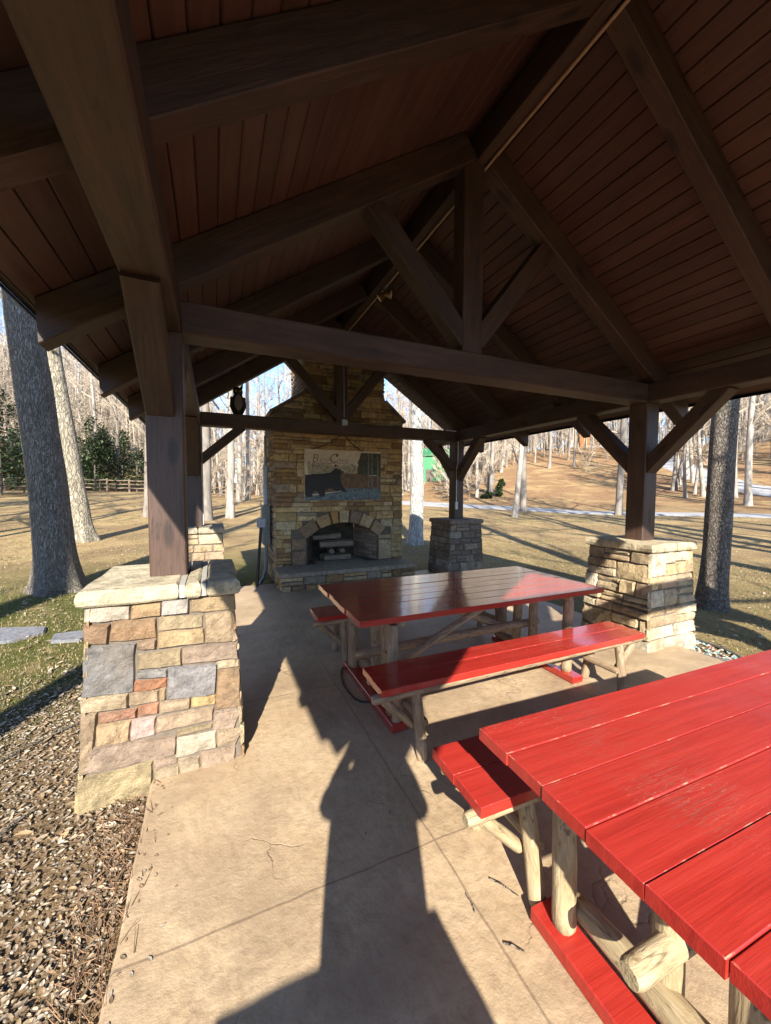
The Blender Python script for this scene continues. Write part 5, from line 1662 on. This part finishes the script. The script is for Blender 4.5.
evergreen(23.6, 29.6, .7, .8, 'low green tuft at the foot of the dark tree on the brown slope', None, 134)

# ------------------------------------------------------------------ split rail fence across the left field
FN = empty('rail_fence', (-8, 41, ground(-8, 41)), 'long brown split rail fence across the far left field', 'fence')
M_rail = mat_simple('weathered_fence_rail', (.22,.165,.11), .9, 0, .3, 3)
fp = []
for i in range(13):
    t = i/12; a = R(lerp(-25, 1.5, t)); r = 43 + 1.5*math.sin(t*5)
    fp.append(V((r*math.sin(a), r*math.cos(a), 0)))
for i, p in enumerate(fp):
    z = ground(p.x, p.y)
    mb = MB(); mb.tube([(p.x, p.y, z-.2), (p.x, p.y, z+1.22)], [.095,.085], 7); mb.build('post', [M_rail], FN)
    if i < len(fp)-1:
        q = fp[i+1]; z2 = ground(q.x, q.y)
        for h in (.38, .72, 1.06):
            mb = MB(); mb.tube([(p.x, p.y, z+h), ((p.x+q.x)/2, (p.y+q.y)/2, (z+z2)/2+h-.03), (q.x, q.y, z2+h+.03)], [.055]*3, 6); mb.build('rail', [M_rail], FN)

# ------------------------------------------------------------------ small buildings and sign on the slope
def polar(a, r): a = R(a); return r*math.sin(a), r*math.cos(a)
def hut(name, a, r, w, d, h, rh, mw, mr, label, face):
    x, y = polar(a, r); z = min(ground(x+i_, y+j_) for i_ in (-w/2, w/2) for j_ in (-d/2, d/2))
    zc_ = ground(x, y)
    e = empty(name, (x, y, zc_), label, 'shed', None, R(face))
    lo = z - zc_ - .2
    mb = MB(); mb.box((-w/2, -d/2, lo), (w/2, d/2, h)); 
    vs = [(-w/2,-d/2,h),(-w/2,d/2,h),(-w/2,0,h+rh),(w/2,-d/2,h),(w/2,d/2,h),(w/2,0,h+rh)]
    mb.add(vs, [(0,1,2),(3,5,4)])
    mb.build('wall', [mw], e, local=True)
    for s in (-1, 1):
        mb = MB(); o = .25
        a0 = V((0, s*(d/2+o), h-o*rh/(d/2))); b0 = V((0, 0, h+rh))
        vs = [(-w/2-o, a0.y, a0.z), (w/2+o, a0.y, a0.z), (w/2+o, 0, b0.z), (-w/2-o, 0, b0.z)]
        vs += [(q[0], q[1], q[2]+.08) for q in vs]
        mb.add(vs, [(0,1,2,3),(4,5,6,7),(0,1,5,4),(1,2,6,5),(2,3,7,6),(3,0,4,7)])
        mb.build('roof', [mr], e, local=True)
    mb = MB(); mb.box((-.5, -d/2-.03, lo+.2), (.5, -d/2-.004, lo+2.2)); mb.build('door', [mat_simple(name+'_door', (.10,.08,.06), .6)], e, local=True)
M_green = mat_simple('green_metal_siding', (.035,.22,.085), .5, 0, .15, 3)
hut('green_shed', 30.2, 54, 5.2, 3.6, 3.2, 1.0, M_green, mat_simple('green_metal_roof', (.03,.17,.07), .5), 'bright green shed in the wood between pale trunk and far right post', -30)
hut('brown_cabin', 51.6, 92, 5.0, 4.0, 3.0, 1.2, mat_simple('orange_brown_logs', (.30,.14,.05), .8, 0, .3, 4), mat_simple('brown_roof', (.12,.085,.06), .9), 'small orange brown cabin among bare trees on the hilltop', -52)
x, y = polar(32.6, 45)
YS = empty('yellow_sign', (x, y, ground(x, y)), 'small yellow sign on a post in the brown wood behind the far right pier', 'sign', None, R(-33))
mb = MB(); mb.tube([(0,0,-.2),(0,0,3.0)], [.05,.05], 8); mb.build('post', [M_grey_metal], YS, local=True)
mb = MB(); mb.box((-.33,-.09,2.1), (.33,-.055,2.95), None, 0, .01); mb.build('panel', [mat_simple('yellow_sign_paint', (.62,.40,.02), .5)], YS, local=True)
# dark branch shapes on the brown slope, standing in for tree shadows
for i, (a, r, L, rz) in enumerate(((34, 40, 5, .4), (36.5, 43, 6, 2.7), (38.5, 41, 4, .2), (35, 48, 6, 1.2), (33, 44, 4, 2.2), (40.5, 46, 5, .7))):
    x, y = polar(a, r)
    mb = MB(); pts = []
    for k in range(6):
        t = k/5 - .5; px, py = x + L*t*math.cos(rz), y + L*t*math.sin(rz)
        pts.append((px, py, ground(px, py) + .12 + .5*max(0, t)**2))
    mb.tube(pts, [.11,.10,.09,.075,.05,.02], 6)
    tag(mb.build('shadow_branch', [M_bark_dark]), 'dark branch shape standing in for a tree shadow on the brown slope behind the far right pier', 'branch', 'branch shapes for tree shadows on the brown slope')

# ------------------------------------------------------------------ ground cover near the pavilion
for pts, lab in (([(-2.55,5.95),(-1.83,5.72),(-1.78,5.5),(-2.0,5.3),(-2.5,5.36)], 'flat grey stepping stone in the moss at the left edge'),
                 ([(-1.66,5.38),(-1.38,5.40),(-1.28,5.22),(-1.34,5.06),(-1.62,5.12)], 'smaller flat grey stepping stone beside the near left pier')):
    bmx = bmesh.new()
    z = ground(-1.9, 5.4)
    top = [bmx.verts.new((x, y, z+.03)) for x, y in pts]; f = bmx.faces.new(top)
    ex = bmesh.ops.extrude_face_region(bmx, geom=[f])
    for v in [g for g in ex['geom'] if isinstance(g, bmesh.types.BMVert)]: v.co.z -= .08
    bmesh.ops.bevel(bmx, geom=list(bmx.edges), offset=.012, segments=2, affect='EDGES')
    mb = MB(); mb.bm(bmx, (.25,.255,.27))
    tag(mb.build('stepping_stone', [M_stone]), lab, 'stepping stone', 'stepping stones left of the pavilion')

rl = random.Random(5)
ICO = None
bmx = bmesh.new(); bmesh.ops.create_icosphere(bmx, subdivisions=1, radius=1)
IV = [v.co.copy() for v in bmx.verts]; bmx.verts.index_update(); IF = [[v.index for v in f.verts] for f in bmx.faces]; bmx.free()
PEB = [(.32,.25,.16),(.37,.295,.19),(.25,.185,.11),(.41,.345,.245),(.18,.13,.08),(.30,.26,.20),(.22,.18,.13),(.44,.39,.31),(.15,.115,.075)]
def pebble(mb, x, y, z, s, c, fl=.55):
    a = rl.uniform(0, 6.28); ca, sa = math.cos(a), math.sin(a); e1 = rl.uniform(.75, 1.35); sd = rl.random()*40
    tx = rl.uniform(-.4, .4)
    vs = []
    for v in IV:
        k = 1 + .25*noise.noise(v*1.3 + V((sd, 0, 0)))
        px, py, pz = v.x*s*e1*k, v.y*s*k, v.z*s*fl*k + tx*v.x*s*.5
        vs.append((x + px*ca - py*sa, y + px*sa + py*ca, z + pz))
    mb.add(vs, IF, c, 0, True)
mb = MB(); mbl = MB()
cnt = 0
while cnt < 17000:
    x = rl.uniform(-2.1, -.36); y = rl.uniform(.55, 4.6)
    d = max(0, -.34-x)
    pr = (1-smooth(.5, 1.75, d))*(1-smooth(2.9, 4.8, y))
    pr *= .45 + .9*max(0, noise.noise(V((x*2.2, y*2.2, 1)))+.25)
    if rl.random() > pr: continue
    cnt += 1
    z = ground(x, y)
    c = shade(rl.choice(PEB), rl.uniform(.5, .9))
    if rl.random() < .55: pebble(mb, x, y, z + rl.uniform(.0, .008), rl.uniform(.0038, .0085), c)
    else: leaf_shape(mbl, x, y, z + rl.uniform(.006, .018), rl.uniform(.007, .019), rl.uniform(0, 6.3), shade(rl.choice(LEAFC), rl.uniform(.6, 1.15)), .5)
for i in range(7500):                 # thin leaf scatter over the lawn on both sides
    if rl.random() < .6: x = -.4 - 9*rl.random()**1.6; y = rl.uniform(1.5, 15)
    else: x = 4.35 + 11*rl.random()**1.4; y = rl.uniform(.5, 15)
    leaf_shape(mbl, x, y, ground(x, y)+rl.uniform(.008, .02), rl.uniform(.014, .034), rl.uniform(0, 6.3), shade(rl.choice(LEAFC), rl.uniform(.8, 1.2)), .5)
for i in range(60):                  # a few blown onto the edge of the slab
    x = -.32 + abs(rl.gauss(0, .05)); y = rl.uniform(.7, 2.3)
    leaf_shape(mbl, x, y, .003, rl.uniform(.005, .013), rl.uniform(0, 6.3), shade(rl.choice(LEAFC), rl.uniform(.6, 1.1)), .3, True)
def mat_peb():
    m, nt, bs = newmat('mixed_pebbles'); n = NT(nt)
    at_ = n.node('ShaderNodeAttribute', attribute_name='Col')
    f = n.noise(n.coord('World'), 120, 3, .6)
    n.link(n.mix(1.0, at_.outputs['Color'], n.ramp(f, [(.3, .7), (.7, 1.2)]), 'MULTIPLY'), bs.inputs['Base Color'])
    bs.inputs['Roughness'].default_value = .85
    return m
tag(mb.build('gravel', [mat_peb()]), 'tan pebbles and mulch along the left edge of the patio', None, None, 'stuff')
tag(mbl.build('leaf_litter', [M_leaf]), 'dry brown leaves over the lawn', None, None, 'stuff')
mb = MB()
for i in range(700):
    y = rl.uniform(.8, 2.5); x = -.335 + rl.gauss(-.085, .055); a = rl.gauss(1.75, .6); L = rl.uniform(.03, .09); z = ground(x, y) + rl.uniform(.008, .03) if x < -.33 else .004
    mb.tube([(x, y, z), (x+L*math.cos(a), y+L*math.sin(a), z+rl.uniform(-.006, .010))], [.0016, .0008], 4, shade(rl.choice(((.26,.15,.08),(.34,.21,.12),(.18,.11,.06))), 1), 0, False)
tag(mb.build('pine_straw', [M_leaf]), 'dry pine needles along the patio edge', None, None, 'stuff')
# short winter grass
vs = []; fs = []; cs = []
def blades(n, xr, yr, cond, hmin, hmax):
    k = 0; tr = 0
    while k < n and tr < n*12:
        tr += 1
        x = rl.uniform(*xr); y = rl.uniform(*yr)
        if not cond(x, y): continue
        k += 1; z = ground(x, y)
        g = noise.noise(V((x*.9, y*.9, 2)))
        green = rl.random() < .62 + g*.7
        c = rl.choice(((.10,.115,.030),(.14,.145,.045),(.075,.090,.025))) if green else rl.choice(((.33,.26,.14),(.40,.32,.18),(.27,.20,.10)))
        for q in range(3):
            a = rl.uniform(0, 6.28); h = rl.uniform(hmin, hmax); w = .0028 + h*.03; l = rl.uniform(.1, .9)*h
            ox, oy = x + rl.uniform(-.02,.02), y + rl.uniform(-.02,.02); b_ = len(vs)
            vs.extend([(ox - w*math.sin(a), oy + w*math.cos(a), z-.004), (ox + w*math.sin(a), oy - w*math.cos(a), z-.004), (ox + l*math.cos(a), oy + l*math.sin(a), z+h*.8)])
            fs.append((b_, b_+1, b_+2)); cs.extend([c]*3)
blades(16000, (-4.5, -.42), (2.2, 8.5), lambda x, y: noise.noise(V((x*.8, y*.8, 1))) + .22*(abs(x)-1.0) + .12*(y-3.4) > 0, .012, .035)
blades(9000, (4.32, 11), (1.2, 10), lambda x, y: noise.noise(V((x*.8, y*.8, 7))) > -.25, .014, .04)
blades(9000, (-12, -.5), (8, 24), lambda x, y: noise.noise(V((x*.5, y*.5, 1))) > -.1, .025, .06)
blades(12000, (4, 26), (2, 24), lambda x, y: 8 < math.hypot(x, y) < 27 and noise.noise(V((x*.5, y*.5, 4))) > -.1, .025, .065)
mbg = MB(); mbg.v = [tuple(v) for v in vs]; mbg.f = fs; mbg.c = cs; mbg.m = [0]*len(fs); mbg.sm = [False]*len(fs); mbg.usec = True
tag(mbg.build('grass', [M_leaf]), 'short mixed green and straw coloured winter grass', None, None, 'stuff')
# sticks in the litter
for i, (a, b_, lab) in enumerate((((-1.75, 2.42), (-.75, 3.35), 'long thin dark stick lying in the leaf litter left of the near pier'), ((-1.02, 2.12), (-.86, 2.42), 'short brown stick in the pebbles in front of the near left pier'))):
    mb = MB(); p0 = V((*a, ground(*a)+.02)); p1 = V((*b_, ground(*b_)+.02))
    mb.tube([p0, p0.lerp(p1, .3)+V((.012,-.01,.004)), p0.lerp(p1, .7)+V((-.01,.01,.006)), p1], [.009,.008,.007,.004], 6)
    tag(mb.build('stick', [M_bark_grey]), lab, 'stick')

# little oval bed of coloured pebbles at the foot of the near right pier
BD = empty('pebble_bed', (4.60, 2.42, -.075), 'small oval bed of coloured pebbles with dark rim at the near right pier', 'garden bed')
mb = MB(); pts = []
cxb, cyb, ax, ay = 4.58, 2.42, .215, .46
zb_ = -.07
for i in range(33):
    a = 2*math.pi*i/32; pts.append((cxb + ax*math.cos(a), cyb + ay*math.sin(a), zb_+.012))
mb.tube(pts, [.017]*33, 8, None, 0, False); mb.build('rim', [mat_simple('dark_edging', (.07,.065,.06), .6)], BD)
mb = MB(); rp = random.Random(2)
for i in range(330):
    while True:
        u, v = rp.uniform(-1,1), rp.uniform(-1,1)
        if u*u + v*v < .92: break
    c = rp.choice(((.42,.36,.30),(.16,.28,.26),(.40,.22,.17),(.06,.055,.06),(.50,.48,.44),(.22,.36,.34),(.30,.26,.22)))
    pebble(mb, cxb + u*ax, cyb + v*ay, zb_+.010, rp.uniform(.010, .020), c)
mb.build('pebbles', [mat_peb()], BD)

# ------------------------------------------------------------------ light, sky, camera
SUN_AZ, SUN_EL = 21.0, 31.3
d = V((math.sin(R(SUN_AZ))*math.cos(R(SUN_EL)), math.cos(R(SUN_AZ))*math.cos(R(SUN_EL)), -math.sin(R(SUN_EL))))
sl = bpy.data.lights.new('sun', 'SUN'); sl.energy = 5.0; sl.angle = R(.53); sl.color = (1.0, .93, .82)
so = bpy.data.objects.new('sun', sl); col.objects.link(so)
so.rotation_mode = 'QUATERNION'; so.rotation_quaternion = d.to_track_quat('-Z', 'Y'); so.location = (-8, -20, 14)
wd = bpy.data.worlds.new('World'); scene.world = wd; wd.use_nodes = True
nt = wd.node_tree; bg = nt.nodes['Background']
sky = nt.nodes.new('ShaderNodeTexSky'); sky.sky_type = 'NISHITA'; sky.sun_disc = False
sky.sun_elevation = R(SUN_EL); sky.sun_rotation = R(180+SUN_AZ); sky.air_density = 1.0; sky.dust_density = .2; sky.ozone_density = 4.0; sky.altitude = 2200
nt.links.new(sky.outputs[0], bg.inputs[0]); bg.inputs[1].default_value = .15

cam = bpy.data.cameras.new('camera'); co = bpy.data.objects.new('camera', cam); col.objects.link(co)
cam.sensor_fit = 'HORIZONTAL'; cam.sensor_width = 36.0; cam.lens = 388.85/771*36.0
cam.clip_start = .02; cam.clip_end = 2000
yw, pt, rl_ = R(-23.7878), R(-3.0358), R(.2235)
fw = V((-math.sin(yw)*math.cos(pt), math.cos(yw)*math.cos(pt), math.sin(pt))); rt_ = V((math.cos(yw), math.sin(yw), 0)); up = rt_.cross(fw)
Rv = rt_*math.cos(rl_) + up*math.sin(rl_); Uv = -rt_*math.sin(rl_) + up*math.cos(rl_)
co.matrix_world = Matrix(((Rv.x, Uv.x, -fw.x, 0), (Rv.y, Uv.y, -fw.y, 0), (Rv.z, Uv.z, -fw.z, 1.55), (0,0,0,1)))
scene.camera = co
vsn = scene.view_settings
vsn.view_transform = 'Standard'; vsn.look = 'None'; vsn.gamma = 1.0; vsn.exposure = 1.42; vsn.use_curve_mapping = False
scene.cycles.max_bounces = 10; scene.cycles.diffuse_bounces = 6; scene.cycles.glossy_bounces = 3
scene.cycles.use_denoising = True; scene.cycles.sample_clamp_indirect = 6
